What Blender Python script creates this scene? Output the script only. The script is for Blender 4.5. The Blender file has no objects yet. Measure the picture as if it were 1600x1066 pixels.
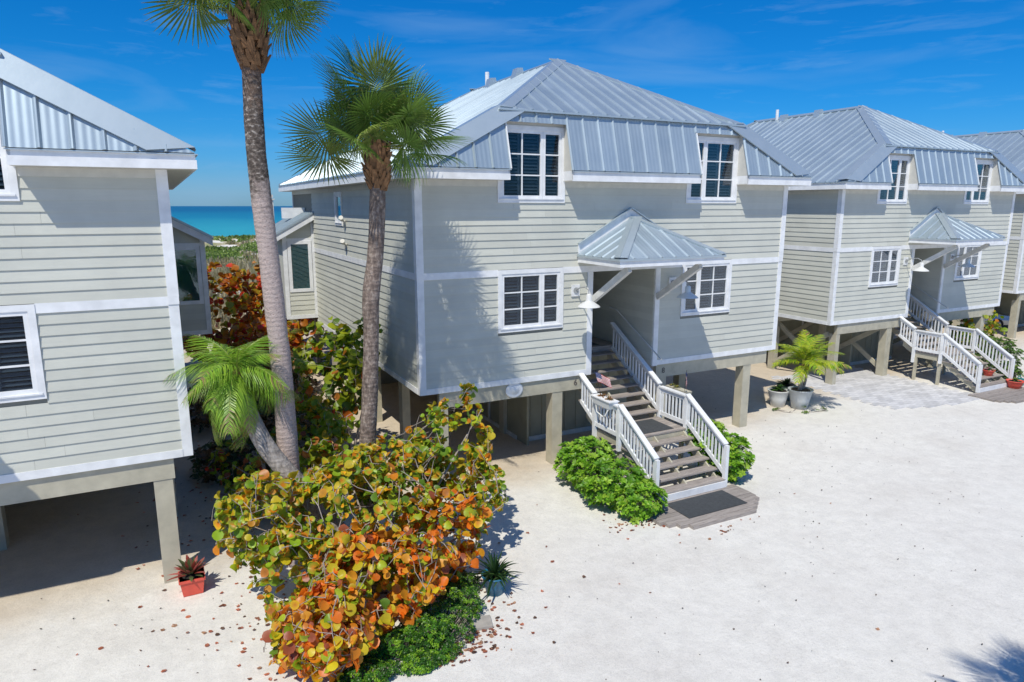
import bpy, bmesh, math, random
from mathutils import Vector, Matrix, noise, Quaternion
R = math.radians
random.seed(7)
SC = bpy.context.scene
COL = SC.collection

# ------------------------------------------------------------------ camera, sky, sun, exposure
cam = bpy.data.cameras.new('camera'); camo = bpy.data.objects.new('camera', cam); COL.objects.link(camo)
cam.sensor_width = 36; cam.lens = 1066.5/1600*36
cam.clip_start = .1; cam.clip_end = 60000
CAMZ = 7.25
fw = Vector((math.cos(1.0950)*math.cos(.19533), math.sin(1.0950)*math.cos(.19533), -math.sin(.19533)))
camo.location = (0, 0, CAMZ)
camo.rotation_euler = fw.to_track_quat('-Z', 'Y').to_euler()
SC.camera = camo

SUN = Vector((-.49, -.50, 1)).normalized()
w = bpy.data.worlds.new('World'); SC.world = w; w.use_nodes = True
nt = w.node_tree; nt.nodes.clear()
out = nt.nodes.new('ShaderNodeOutputWorld'); bg = nt.nodes.new('ShaderNodeBackground')
sky = nt.nodes.new('ShaderNodeTexSky'); sky.sky_type = 'NISHITA'; sky.sun_disc = False
sky.sun_elevation = math.asin(SUN.z); sky.sun_rotation = math.atan2(SUN.x, SUN.y); sky.altitude = 0
sky.air_density = 1.0; sky.dust_density = .25; sky.ozone_density = 3.0
hs = nt.nodes.new('ShaderNodeHueSaturation'); hs.inputs['Saturation'].default_value = 1.28; hs.inputs['Value'].default_value = 1.0
hs.inputs['Hue'].default_value = .492
tc = nt.nodes.new('ShaderNodeTexCoord'); mp = nt.nodes.new('ShaderNodeMapping')
mp.inputs['Scale'].default_value = (1.6, 1.6, 9); mp.inputs['Rotation'].default_value = (0.12, 0.05, .3)
n1 = nt.nodes.new('ShaderNodeTexNoise'); n1.inputs['Scale'].default_value = 1.7; n1.inputs['Detail'].default_value = 7; n1.inputs['Distortion'].default_value = .7
rp = nt.nodes.new('ShaderNodeValToRGB'); rp.color_ramp.elements[0].position = .5; rp.color_ramp.elements[1].position = .82
rp.color_ramp.elements[0].color = (0, 0, 0, 1); rp.color_ramp.elements[1].color = (.36, .36, .36, 1)
mx = nt.nodes.new('ShaderNodeMixRGB'); mx.inputs['Color2'].default_value = (2.3, 3.9, 6.0, 1)
L = nt.links.new
L(sky.outputs[0], hs.inputs['Color']); L(tc.outputs['Generated'], mp.inputs[0]); L(mp.outputs[0], n1.inputs['Vector'])
L(n1.outputs['Fac'], rp.inputs[0])
mp2 = nt.nodes.new('ShaderNodeMapping'); mp2.inputs['Scale'].default_value = (3.5, 3.5, 26); mp2.inputs['Rotation'].default_value = (-.1, .16, 1.1); L(tc.outputs['Generated'], mp2.inputs[0])
n2_ = nt.nodes.new('ShaderNodeTexNoise'); n2_.inputs['Scale'].default_value = 1.9; n2_.inputs['Detail'].default_value = 8; n2_.inputs['Roughness'].default_value = .62; n2_.inputs['Distortion'].default_value = .5; L(mp2.outputs[0], n2_.inputs['Vector'])
rp2 = nt.nodes.new('ShaderNodeValToRGB'); rp2.color_ramp.elements[0].position = .54; rp2.color_ramp.elements[1].position = .8; rp2.color_ramp.elements[0].color = (0, 0, 0, 1); rp2.color_ramp.elements[1].color = (.26, .26, .26, 1); L(n2_.outputs['Fac'], rp2.inputs[0])
ad = nt.nodes.new('ShaderNodeMixRGB'); ad.blend_type = 'LIGHTEN'; ad.inputs[0].default_value = 1; L(rp.outputs[0], ad.inputs[1]); L(rp2.outputs[0], ad.inputs[2]); L(ad.outputs[0], mx.inputs['Fac'])
def mth(op, a, b):
    nd = nt.nodes.new('ShaderNodeMath'); nd.operation = op
    if hasattr(a, 'is_output'): L(a, nd.inputs[0])
    else: nd.inputs[0].default_value = a
    if hasattr(b, 'is_output'): L(b, nd.inputs[1])
    else: nd.inputs[1].default_value = b
    return nd.outputs[0]
spc = nt.nodes.new('ShaderNodeSeparateColor'); cmb = nt.nodes.new('ShaderNodeCombineColor'); L(hs.outputs[0], spc.inputs[0])
for i_, (g_, p_) in enumerate(((.25, 1.95), (.455, .92), (.85, .9))):   # the saturated grade of the photograph
    L(mth('MULTIPLY', mth('POWER', mth('MULTIPLY', spc.outputs[i_], .13), p_), g_/.13), cmb.inputs[i_])
L(cmb.outputs[0], mx.inputs['Color1'])
L(mx.outputs[0], bg.inputs['Color']); bg.inputs['Strength'].default_value = .13; L(bg.outputs[0], out.inputs[0])

sl = bpy.data.lights.new('sun', 'SUN'); sl.energy = 4.2; sl.angle = R(.55); sl.color = (1, .955, .84)
so = bpy.data.objects.new('sun', sl); COL.objects.link(so); so.rotation_euler = (-SUN).to_track_quat('-Z', 'Y').to_euler(); so.location = (0, 0, 60)
vs = SC.view_settings; vs.view_transform = 'Standard'; vs.look = 'None'; vs.exposure = 0.0; vs.gamma = 1; vs.use_curve_mapping = False
SC.render.engine = 'CYCLES'
SC.cycles.max_bounces = 8; SC.cycles.transparent_max_bounces = 24; SC.cycles.diffuse_bounces = 4

# ------------------------------------------------------------------ materials
def lin(r, g, b):
    f = lambda c: (c/255/12.92) if c/255 <= .04045 else ((c/255+.055)/1.055)**2.4
    return (f(r), f(g), f(b), 1)
class NT:
    def __init__(s, name):
        s.m = bpy.data.materials.new(name); s.m.use_nodes = True; s.t = s.m.node_tree
        s.b = s.t.nodes['Principled BSDF']; s.o = s.t.nodes['Material Output']
    def n(s, kind, **kw):
        nd = s.t.nodes.new('ShaderNode'+kind)
        for k, v in kw.items():
            if hasattr(nd, k) and k not in ('Scale',): setattr(nd, k, v)
            else: nd.inputs[k.replace('_', ' ')].default_value = v
        return nd
    def l(s, a, b): s.t.links.new(a, b)
    def coord(s, kind='Object', scale=(1, 1, 1)):
        c = s.n('TexCoord'); mpp = s.n('Mapping'); mpp.inputs['Scale'].default_value = scale
        s.l(c.outputs[kind], mpp.inputs[0]); return mpp.outputs[0]
    def world(s, scale=(1, 1, 1)):
        c = s.n('NewGeometry'); mpp = s.n('Mapping'); mpp.inputs['Scale'].default_value = scale
        s.l(c.outputs['Position'], mpp.inputs[0]); return mpp.outputs[0]
    def noise(s, vec, scale, detail=4, rough=.55):
        nd = s.n('TexNoise'); nd.inputs['Scale'].default_value = scale; nd.inputs['Detail'].default_value = detail
        nd.inputs['Roughness'].default_value = rough
        if vec: s.l(vec, nd.inputs['Vector'])
        return nd.outputs['Fac']
    def ramp(s, fac, stops):
        nd = s.n('ValToRGB'); cr = nd.color_ramp
        while len(cr.elements) < len(stops): cr.elements.new(.5)
        for e, (p, c) in zip(cr.elements, stops):
            e.position = p; e.color = c if len(c) == 4 else (*c, 1)
        s.l(fac, nd.inputs[0]); return nd.outputs[0]
    def mix(s, fac, a, b, mode='MIX'):
        nd = s.n('MixRGB'); nd.blend_type = mode
        for k_, v in ((0, fac), (1, a), (2, b)):
            sock = nd.inputs[k_]
            if hasattr(v, 'is_output'): s.l(v, sock)
            elif isinstance(v, (int, float)): sock.default_value = v if k_ == 0 else (v, v, v, 1)
            else: sock.default_value = v
        return nd.outputs[0]
    def bump(s, h, strength=.3, dist=.01, prev=None):
        nd = s.n('Bump'); nd.inputs['Strength'].default_value = strength; nd.inputs['Distance'].default_value = dist
        s.l(h, nd.inputs['Height'])
        if prev: s.l(prev, nd.inputs['Normal'])
        s.l(nd.outputs[0], s.b.inputs['Normal']); return nd.outputs[0]
    def col(s, c):
        if hasattr(c, 'is_output'): s.l(c, s.b.inputs['Base Color'])
        else: s.b.inputs['Base Color'].default_value = c
    def set(s, **kw):
        for k, v in kw.items(): s.b.inputs[k.replace('_', ' ')].default_value = v
        return s

def grey(v): return (v, v, v, 1)
def simple(name, c, rough=.6, var=.12, nscale=6, bump=.15, bscale=60, metallic=0, rnd=0.0):
    t = NT(name); v = t.coord('Object')
    f = t.noise(v, nscale, 5)
    r = t.ramp(f, [(.3, grey(1-var)), (.7, grey(1+var*.5))])
    c2 = t.mix(1.0, c, r, 'MULTIPLY')
    if rnd:
        oi = t.n('ObjectInfo'); rr = t.ramp(oi.outputs['Random'], [(0, grey(1-rnd)), (1, grey(1+rnd*.4))])
        c2 = t.mix(1.0, c2, rr, 'MULTIPLY')
    t.col(c2); t.set(Roughness=rough, Metallic=metallic)
    if bump: t.bump(t.noise(v, bscale, 4), bump, .006)
    return t.m
M = {}
def siding_mat(name, c, stain=.16):
    t = NT(name); v = t.coord('Object', (1, 1, 1))
    f1 = t.noise(v, .9, 5, .6); f2 = t.noise(t.coord('Object', (.6, .6, 9)), 3, 5)
    a = t.ramp(f1, [(.3, grey(1-stain)), (.62, grey(1.03))])
    b = t.ramp(f2, [(.25, grey(.96)), (.7, grey(1.02))])
    oi = t.n('ObjectInfo'); rr = t.ramp(oi.outputs['Random'], [(0, grey(.94)), (1, grey(1.04))])
    c2 = t.mix(1, t.mix(1, t.mix(1, c, a, 'MULTIPLY'), b, 'MULTIPLY'), rr, 'MULTIPLY')
    t.col(c2); t.set(Roughness=.62)
    t.bump(t.noise(t.coord('Object', (3, 3, 60)), 8, 4), .22, .004)
    return t.m
M['siding'] = siding_mat('siding_paint', (.57, .57, .50, 1), .09)
M['white'] = simple('white_paint', (.80, .805, .81, 1), .5, .14, 3.5, .15, 40)
M['dirtywhite'] = simple('weathered_white_paint', (.66, .66, .64, 1), .55, .2, 3, .15, 40)
M['cheek'] = simple('cream_trim_paint', (.60, .585, .53, 1), .6, .08)
M['tan'] = simple('tan_timber_paint', (.47, .435, .335, 1), .65, .18, 3, .3, 35)
M['shed'] = simple('khaki_panel_paint', (.30, .30, .23, 1), .65, .15, 2)
M['core'] = simple('wall_sheathing', (.22, .22, .19, 1), .8)
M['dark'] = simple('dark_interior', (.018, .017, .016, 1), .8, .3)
M['louvre'] = simple('shutter_louvre', (.27, .29, .31, 1), .45, .1)
M['black'] = simple('black_metal', (.02, .02, .022, 1), .4, .1)
M['galv'] = simple('grey_conduit', (.33, .34, .34, 1), .4, .1)

def roof_mat(name, axis):
    t = NT(name)
    sc = (16, .02, .02) if axis == 'x' else (.02, 16, .02)
    wv = t.n('TexWave'); wv.wave_type = 'BANDS'; wv.bands_direction = 'X' if axis == 'x' else 'Y'
    wv.inputs['Scale'].default_value = 2.6; wv.inputs['Distortion'].default_value = .0
    c = t.n('TexCoord'); t.l(c.outputs['Object'], wv.inputs['Vector'])
    ns = t.noise(t.coord('Object', (.5, .5, .5)), 2.2, 6, .65)
    nf = t.noise(t.coord('Object', (14, 1, 1) if axis == 'x' else (1, 14, 1)), 2.0, 4)
    col = t.ramp(ns, [(.25, (.36, .445, .50, 1)), (.75, (.43, .51, .56, 1))])
    col = t.mix(.25, col, t.ramp(nf, [(.3, grey(.85)), (.7, grey(1.08))]), 'MULTIPLY')
    oi = t.n('ObjectInfo'); col = t.mix(1, col, t.ramp(oi.outputs['Random'], [(0, grey(.92)), (1, grey(1.05))]), 'MULTIPLY')
    t.col(col); t.set(Metallic=.45, Roughness=.45, Coat_Weight=.7, Coat_Roughness=.22)
    rr = t.ramp(ns, [(.2, grey(.42)), (.8, grey(.52))]); t.l(rr, t.b.inputs['Roughness'])
    p = t.bump(wv.outputs['Fac'], .32, .014)
    t.bump(t.noise(t.coord('Object'), 1.2, 2), .1, .02, p)
    return t.m
M['roofx'] = roof_mat('standing_seam_metal_front', 'x'); M['roofy'] = roof_mat('standing_seam_metal_side', 'y')
def cap_mat():
    t = NT('roof_flashing_metal'); v = t.coord('Object')
    t.col(t.ramp(t.noise(v, 2, 6, .65), [(.25, (.41, .485, .525, 1)), (.75, (.47, .54, .58, 1))])); t.set(Metallic=.45, Roughness=.45, Coat_Weight=.7, Coat_Roughness=.22)
    t.bump(t.noise(v, 5, 3), .15, .01); return t.m
M['cap'] = cap_mat()

def glass_mat(name, tint=(.62, .68, .73, 1), refl=.06):
    t = NT(name); t.t.nodes.remove(t.b)
    tr = t.n('BsdfTransparent'); tr.inputs[0].default_value = tint
    gl = t.n('BsdfGlossy'); gl.inputs['Roughness'].default_value = .02; gl.inputs[0].default_value = (.9, .95, 1, 1)
    lw = t.n('LayerWeight'); lw.inputs[0].default_value = .35
    mr = t.n('MapRange'); mr.inputs['To Min'].default_value = refl; mr.inputs['To Max'].default_value = .9
    t.l(lw.outputs['Facing'], mr.inputs['Value'])
    pw = t.n('Math'); pw.operation = 'POWER'; pw.inputs[1].default_value = 1.6; t.l(mr.outputs[0], pw.inputs[0])
    bp = t.n('Bump'); bp.inputs['Strength'].default_value = .05; bp.inputs['Distance'].default_value = .02
    t.l(t.noise(t.coord('Object'), 2.2, 2), bp.inputs['Height']); t.l(bp.outputs[0], gl.inputs['Normal'])
    ms = t.n('MixShader'); t.l(pw.outputs[0], ms.inputs[0]); t.l(tr.outputs[0], ms.inputs[1]); t.l(gl.outputs[0], ms.inputs[2])
    t.l(ms.outputs[0], t.o.inputs[0]); return t.m
M['glass'] = glass_mat('window_glass'); M['glassteal'] = glass_mat('teal_tinted_window_glass', (.6, .8, .8, 1), .2); M['tealreflect'] = simple('teal_reflection', (.04, .15, .17, 1), .5, .25, 2)  # teal of the bay window reflection put into glass tint and backing colour

def wood_mat(name, c1, c2):
    t = NT(name); v = t.coord('Object', (1.2, 14, 14)); f = t.noise(v, 3, 6, .6)
    oi = t.n('ObjectInfo')
    col = t.mix(1, t.ramp(f, [(.3, c1), (.7, c2)]), t.ramp(oi.outputs['Random'], [(0, grey(.85)), (1, grey(1.08))]), 'MULTIPLY')
    t.col(col); t.set(Roughness=.8); t.bump(f, .4, .006); return t.m
M['deck'] = wood_mat('weathered_deck_wood', (.22, .185, .165, 1), (.42, .375, .34, 1))
M['mat'] = simple('rubber_mat', (.055, .06, .065, 1), .85, .25, 12, .6, 160)

def ground_mat():
    t = NT('crushed_shell_sand'); v = t.world()
    big = t.noise(v, .35, 5, .6); med = t.noise(v, 3.0, 6, .65); fine = t.noise(v, 45, 4, .7); vf = t.noise(v, 16, 5, .7)
    c = t.ramp(big, [(.3, (.70, .67, .62, 1)), (.7, (.745, .72, .665, 1))])
    c = t.mix(.6, c, t.ramp(med, [(.25, grey(.8)), (.6, grey(1.03))]), 'MULTIPLY')
    c = t.mix(.55, c, t.ramp(fine, [(.3, grey(.7)), (.52, grey(1.04))]), 'MULTIPLY')
    c = t.mix(.4, c, t.ramp(vf, [(.3, grey(.75)), (.5, grey(1.03))]), 'MULTIPLY')
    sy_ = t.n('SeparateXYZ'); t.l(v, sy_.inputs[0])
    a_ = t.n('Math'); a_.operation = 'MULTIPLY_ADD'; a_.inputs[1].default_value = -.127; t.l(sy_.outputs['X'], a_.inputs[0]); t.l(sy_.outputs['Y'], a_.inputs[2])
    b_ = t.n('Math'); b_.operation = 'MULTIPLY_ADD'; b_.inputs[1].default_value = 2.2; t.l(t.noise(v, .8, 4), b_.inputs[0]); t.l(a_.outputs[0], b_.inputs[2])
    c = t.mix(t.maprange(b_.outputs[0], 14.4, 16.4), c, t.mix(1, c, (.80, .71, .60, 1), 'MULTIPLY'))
    c = t.mix(t.ramp(t.noise(v, .55, 3, .5), [(.5, grey(0)), (.72, grey(.55))]), c, t.mix(1, c, (.86, .84, .83, 1), 'MULTIPLY'))
    # raked, slightly browner soil between the houses and litter stains near them
    sp = t.n('TexVoronoi'); sp.inputs['Scale'].default_value = 9; t.l(v, sp.inputs['Vector'])
    dots = t.ramp(sp.outputs['Distance'], [(.03, grey(1)), (.06, grey(0))])
    msk = t.ramp(t.noise(v, 1.3, 3), [(.52, grey(0)), (.6, grey(1))])
    dm = t.mix(1, dots, msk, 'MULTIPLY')
    c = t.mix(dm, c, (.16, .11, .09, 1))
    # stone-grey base further back (dune belt): grass green / ochre by noise beyond y = 50
    sx = t.n('SeparateXYZ'); g = t.n('NewGeometry'); t.l(g.outputs['Position'], sx.inputs[0])
    far = t.ramp(t.maprange(sx.outputs['Y'], 40, 58), [(0, grey(0)), (1, grey(1))])
    dn = t.ramp(t.noise(v, .22, 5, .6), [(.44, (.74, .70, .64, 1)), (.5, (.40, .35, .21, 1)), (.64, (.26, .28, .12, 1))])
    dunes = t.mix(t.maprange(sx.outputs['Y'], 150, 170), dn, (.72, .69, .63, 1))
    c = t.mix(far, c, dunes)
    t.col(c); t.set(Roughness=.95, Specular_IOR_Level=.2)
    p = t.bump(fine, .6, .01); p = t.bump(med, .5, .05, p); t.bump(t.noise(v, 140, 3, .7), .6, .005, p)
    return t.m
def _maprange(s, val, a, b):
    nd = s.n('MapRange'); nd.inputs['From Min'].default_value = a; nd.inputs['From Max'].default_value = b
    s.l(val, nd.inputs['Value']); return nd.outputs[0]
NT.maprange = _maprange
M['ground'] = ground_mat()

def sea_mat():
    t = NT('sea_water'); g = t.n('NewGeometry'); sx = t.n('SeparateXYZ'); t.l(g.outputs['Position'], sx.inputs[0])
    f = t.maprange(sx.outputs['Y'], 150, 1600)
    n = t.noise(t.world((.02, .006, 1)), 1, 4)
    ff = t.mix(.12, f, n)
    c = t.ramp(ff, [(.0, (.14, .50, .44, 1)), (.10, (.04, .36, .38, 1)), (.3, (.008, .19, .27, 1)), (.8, (.004, .09, .18, 1))])
    t.col(c); t.set(Roughness=.3, IOR=1.33, Specular_IOR_Level=.25)
    t.bump(t.noise(t.world((.5, 1.2, 1)), 1.0, 5, .6), .5, .25)
    return t.m
M['sea'] = sea_mat()

def attr_leaf(name, rough=.42, trans=.42, sat=1.0):
    """leaf colour comes from the colour attribute 'tint' of each leaf, light passes through"""
    t = NT(name); a = t.n('Attribute'); a.attribute_name = 'tint'
    n = t.noise(t.coord('Object'), 14, 3)
    c = t.mix(.5, a.outputs['Color'], t.ramp(n, [(.3, grey(.9)), (.7, grey(1.25))]), 'MULTIPLY')
    t.col(c); t.set(Roughness=rough)
    tl = t.n('BsdfTranslucent'); t.l(c, tl.inputs[0]); ms = t.n('MixShader'); ms.inputs[0].default_value = trans
    t.l(t.b.outputs[0], ms.inputs[1]); t.l(tl.outputs[0], ms.inputs[2]); t.l(ms.outputs[0], t.o.inputs[0]); return t.m
M['leaf'] = attr_leaf('broad_leaf'); M['palmleaf'] = attr_leaf('palm_leaf', .4, .3)
def bark_mat(name, c1, c2, c3, ring=26):
    t = NT(name); v = t.coord('Object')
    f = t.noise(t.coord('Object', (6, 6, 3)), 2.2, 6, .7)
    f2 = t.noise(t.coord('Object', (1, 1, 1)), .8, 4)
    c = t.ramp(f, [(.3, c1), (.5, c2), (.68, c3)])
    c = t.mix(.6, c, t.ramp(f2, [(.35, grey(.6)), (.6, grey(1.15))]), 'MULTIPLY')
    wv = t.n('TexWave'); wv.wave_type = 'BANDS'; wv.bands_direction = 'Z'; wv.inputs['Scale'].default_value = 3.2
    wv.inputs['Distortion'].default_value = 6.0; wv.inputs['Detail'].default_value = 3; wv.inputs['Detail Scale'].default_value = 2
    t.l(v, wv.inputs['Vector'])
    c = t.mix(.2, c, t.ramp(wv.outputs['Fac'], [(.0, grey(.55)), (.35, grey(1.05))]), 'MULTIPLY')
    t.col(c); t.set(Roughness=.9)
    p = t.bump(wv.outputs['Fac'], .3, .02); t.bump(f, .7, .03, p); return t.m
def tall_bark():
    t = NT('tall_palm_bark'); v = t.coord('Object'); sx = t.n('SeparateXYZ'); t.l(v, sx.inputs[0])
    f = t.noise(t.coord('Object', (5, 5, 7)), 2.6, 6, .7)
    ff = t.noise(t.coord('Object', (5, 5, 9)), 6, 5, .75)
    lower = t.ramp(ff, [(.34, (.17, .12, .11, 1)), (.44, (.42, .33, .30, 1)), (.7, (.54, .45, .41, 1))])
    upper = t.ramp(f, [(.4, (.055, .042, .034, 1)), (.56, (.15, .12, .10, 1)), (.66, (.48, .43, .38, 1))])
    top = t.ramp(f, [(.3, (.09, .05, .03, 1)), (.7, (.30, .19, .13, 1))])
    h = t.n('Math'); h.operation = 'ADD'; t.l(sx.outputs['Z'], h.inputs[0]);
    n2 = t.n('Math'); n2.operation = 'MULTIPLY'; n2.inputs[1].default_value = 3.0; t.l(t.noise(t.coord('Object', (2, 2, 2)), 2, 5, .7), n2.inputs[0]); t.l(n2.outputs[0], h.inputs[1])
    c = t.mix(t.maprange(h.outputs[0], 8.5, 9.3), lower, upper); c = t.mix(t.maprange(h.outputs[0], 10.4, 11.3), c, top)
    wv = t.n('TexWave'); wv.wave_type = 'BANDS'; wv.bands_direction = 'Z'; wv.inputs['Scale'].default_value = 3.4
    wv.inputs['Distortion'].default_value = 6.0; wv.inputs['Detail'].default_value = 3; t.l(v, wv.inputs['Vector'])
    c = t.mix(.15, c, t.ramp(wv.outputs['Fac'], [(.0, grey(.55)), (.35, grey(1.05))]), 'MULTIPLY')
    t.col(c); t.set(Roughness=.9); p = t.bump(wv.outputs['Fac'], .25, .02); t.bump(f, .8, .03, p); return t.m
M['bark_tall'] = tall_bark()
M['bark_short'] = bark_mat('brown_palm_bark', (.08, .06, .05, 1), (.20, .15, .125, 1), (.42, .35, .30, 1))
M['bark_grey'] = bark_mat('grey_palm_bark', (.14, .12, .11, 1), (.33, .29, .26, 1), (.46, .42, .39, 1))
M['boot'] = simple('dry_leaf_base', (.30, .155, .07, 1), .85, .5, 9, .5, 40, rnd=.3)
M['twig'] = simple('grey_twig_bark', (.34, .29, .25, 1), .9, .35, 9, .4, 60)
M['terracotta'] = simple('red_glazed_pot', (.72, .10, .065, 1), .45, .12)
M['whitepot'] = simple('white_planter', (.66, .67, .66, 1), .5, .12, 5)
M['silverpot'] = simple('silver_grey_planter', (.50, .53, .55, 1), .45, .12, 5)
M['greypot'] = simple('slate_planter', (.20, .24, .25, 1), .5, .15, 5)
M['bluepot'] = simple('blue_planter', (.02, .14, .25, 1), .4, .15, 5)
M['teal'] = simple('teal_plastic', (.01, .16, .15, 1), .35, .1)
M['soil'] = simple('potting_soil', (.035, .025, .018, 1), .95, .3, 20, .8, 80)
M['paver'] = simple('concrete_paver', (.62, .61, .61, 1), .85, .2, 5, .5, 60, rnd=.2)
M['lampwhite'] = simple('white_enamel', (.66, .66, .65, 1), .3, .04)
M['lampgrey'] = simple('pale_blue_enamel', (.62, .70, .76, 1), .3, .04)
M['flagred'] = simple('flag_red', (.5, .03, .035, 1), .7, .1); M['flagwhite'] = simple('flag_white', (.75, .72, .72, 1), .7, .05)
M['flagblue'] = simple('flag_blue', (.025, .04, .14, 1), .7, .1)
M['carpaint'] = simple('silver_car_paint', (.42, .44, .46, 1), .25, .05, 3, 0, metallic=.5)
M['tyre'] = simple('tyre_rubber', (.02, .02, .02, 1), .85)
M['bronze'] = simple('aged_numeral', (.12, .10, .09, 1), .5)
M['stone'] = simple('stone_slab', (.40, .37, .33, 1), .85, .2)

# ------------------------------------------------------------------ mesh helpers
class MB:
    def __init__(s): s.v = []; s.f = []; s.c = None
    def add(s, vs, fs):
        k = len(s.v); s.v += [tuple(p) for p in vs]; s.f += [tuple(i+k for i in f) for f in fs]; return s
    def hexa(s, p):  # 8 pts: bottom 4 then top 4
        return s.add(p, [(0, 3, 2, 1), (4, 5, 6, 7), (0, 1, 5, 4), (1, 2, 6, 5), (2, 3, 7, 6), (3, 0, 4, 7)])
    def box(s, x0, x1, y0, y1, z0, z1):
        return s.hexa([(x0, y0, z0), (x1, y0, z0), (x1, y1, z0), (x0, y1, z0), (x0, y0, z1), (x1, y0, z1), (x1, y1, z1), (x0, y1, z1)])
    def beam(s, a, b, w_, h, up=Vector((0, 0, 1))):
        a = Vector(a); b = Vector(b); d = (b-a).normalized(); sx = d.cross(up)
        if sx.length < 1e-4: sx = Vector((1, 0, 0))
        sx.normalize(); u = sx.cross(d); sx *= w_/2; u *= h/2
        return s.hexa([a-sx-u, a+sx-u, b+sx-u, b-sx-u, a-sx+u, a+sx+u, b+sx+u, b-sx+u])
    def tube(s, pts, rad, n=8, cap=True):
        pts = [Vector(p) for p in pts]; k = len(s.v); m = len(pts)
        rads = rad if isinstance(rad, (list, tuple)) else [rad]*m
        ref = Vector((0, 0, 1)); prev = None
        for i, p in enumerate(pts):
            d = (pts[min(i+1, m-1)]-pts[max(i-1, 0)]).normalized()
            if prev is None:
                sx = d.cross(ref)
                if sx.length < .05: sx = d.cross(Vector((0, 1, 0)))
            else: sx = prev - d*prev.dot(d)
            sx.normalize(); prev = sx; u = sx.cross(d)
            for j in range(n):
                a = 2*math.pi*j/n; s.v.append(tuple(p+sx*math.cos(a)*rads[i]+u*math.sin(a)*rads[i]))
        for i in range(m-1):
            for j in range(n):
                s.f.append((k+i*n+j, k+i*n+(j+1) % n, k+(i+1)*n+(j+1) % n, k+(i+1)*n+j))
        if cap: s.f.append(tuple(k+j for j in range(n))[::-1]); s.f.append(tuple(k+(m-1)*n+j for j in range(n)))
        return s
    def lathe(s, prof, n=20, o=(0, 0, 0)):
        k = len(s.v); m = len(prof)
        for r_, z in prof:
            for j in range(n):
                a = 2*math.pi*j/n; s.v.append((o[0]+r_*math.cos(a), o[1]+r_*math.sin(a), o[2]+z))
        for i in range(m-1):
            for j in range(n): s.f.append((k+i*n+j, k+i*n+(j+1) % n, k+(i+1)*n+(j+1) % n, k+(i+1)*n+j))
        s.f.append(tuple(k+j for j in range(n))[::-1]); s.f.append(tuple(k+(m-1)*n+j for j in range(n)))
        return s
    def prism(s, poly, d):  # 3d polygon extruded by vector d
        n = len(poly); k = len(s.v); d = Vector(d)
        s.v += [tuple(p) for p in poly] + [tuple(Vector(p)+d) for p in poly]
        s.f.append(tuple(range(k, k+n))[::-1]); s.f.append(tuple(range(k+n, k+2*n)))
        for i in range(n): j = (i+1) % n; s.f.append((k+i, k+j, k+n+j, k+n+i))
        return s
    def mesh(s, name, m, smooth=False, fix=True, tint=None):
        me = bpy.data.meshes.new(name); me.from_pydata(s.v, [], s.f)
        if fix:
            bm = bmesh.new(); bm.from_mesh(me); bmesh.ops.recalc_face_normals(bm, faces=bm.faces); bm.to_mesh(me); bm.free()
        if tint is not None:
            at = me.color_attributes.new('tint', 'FLOAT_COLOR', 'POINT')
            at.data.foreach_set('color', [x for c in tint for x in c])
        if smooth: me.polygons.foreach_set('use_smooth', [True]*len(me.polygons))
        me.materials.append(m); me.update(); return me
    def split(s, name, m, parent=None, smooth=False):
        """one object for each group of boxes that do not touch each other"""
        n = len(s.v); par = list(range(n))
        def find(a):
            while par[a] != a: par[a] = par[par[a]]; a = par[a]
            return a
        for f in s.f:
            for b in f[1:]: par[find(b)] = find(f[0])
        grp = {}
        for i in range(n): grp.setdefault(find(i), []).append(i)
        out_ = []
        for g in grp.values():
            mp2 = {o: k for k, o in enumerate(g)}; gs = set(g); q = MB(); q.v = [s.v[i] for i in g]
            q.f = [tuple(mp2[i] for i in f) for f in s.f if f[0] in gs]; out_.append(q.build(name, m, parent, smooth))
        return out_
    def build(s, name, m, parent=None, smooth=False, fix=True, tint=None):
        o = bpy.data.objects.new(name, s.mesh(name, m if not isinstance(m, str) else M[m], smooth, fix, tint)); COL.objects.link(o)
        if parent: o.parent = parent
        return o
def tag(o, label=None, cat=None, group=None, kind=None):
    if label: o['label'] = label
    if cat: o['category'] = cat
    if group: o['group'] = group
    if kind: o['kind'] = kind
    return o
def empty(name, loc, rz=0, **kw):
    o = bpy.data.objects.new(name, None); o.location = loc; o.rotation_euler.z = rz; o.empty_display_size = .2; COL.objects.link(o)
    return tag(o, **kw)
def part(name, parent, mesh, mtx=None):
    o = bpy.data.objects.new(name, mesh); COL.objects.link(o); o.parent = parent
    if mtx is not None: o.matrix_local = mtx
    return o
CH = {}
def copy_tree(o, parent=None):
    c = o.copy(); COL.objects.link(c)
    if parent: c.parent = parent
    for ch in o.children: copy_tree(ch, c)
    return c

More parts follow.
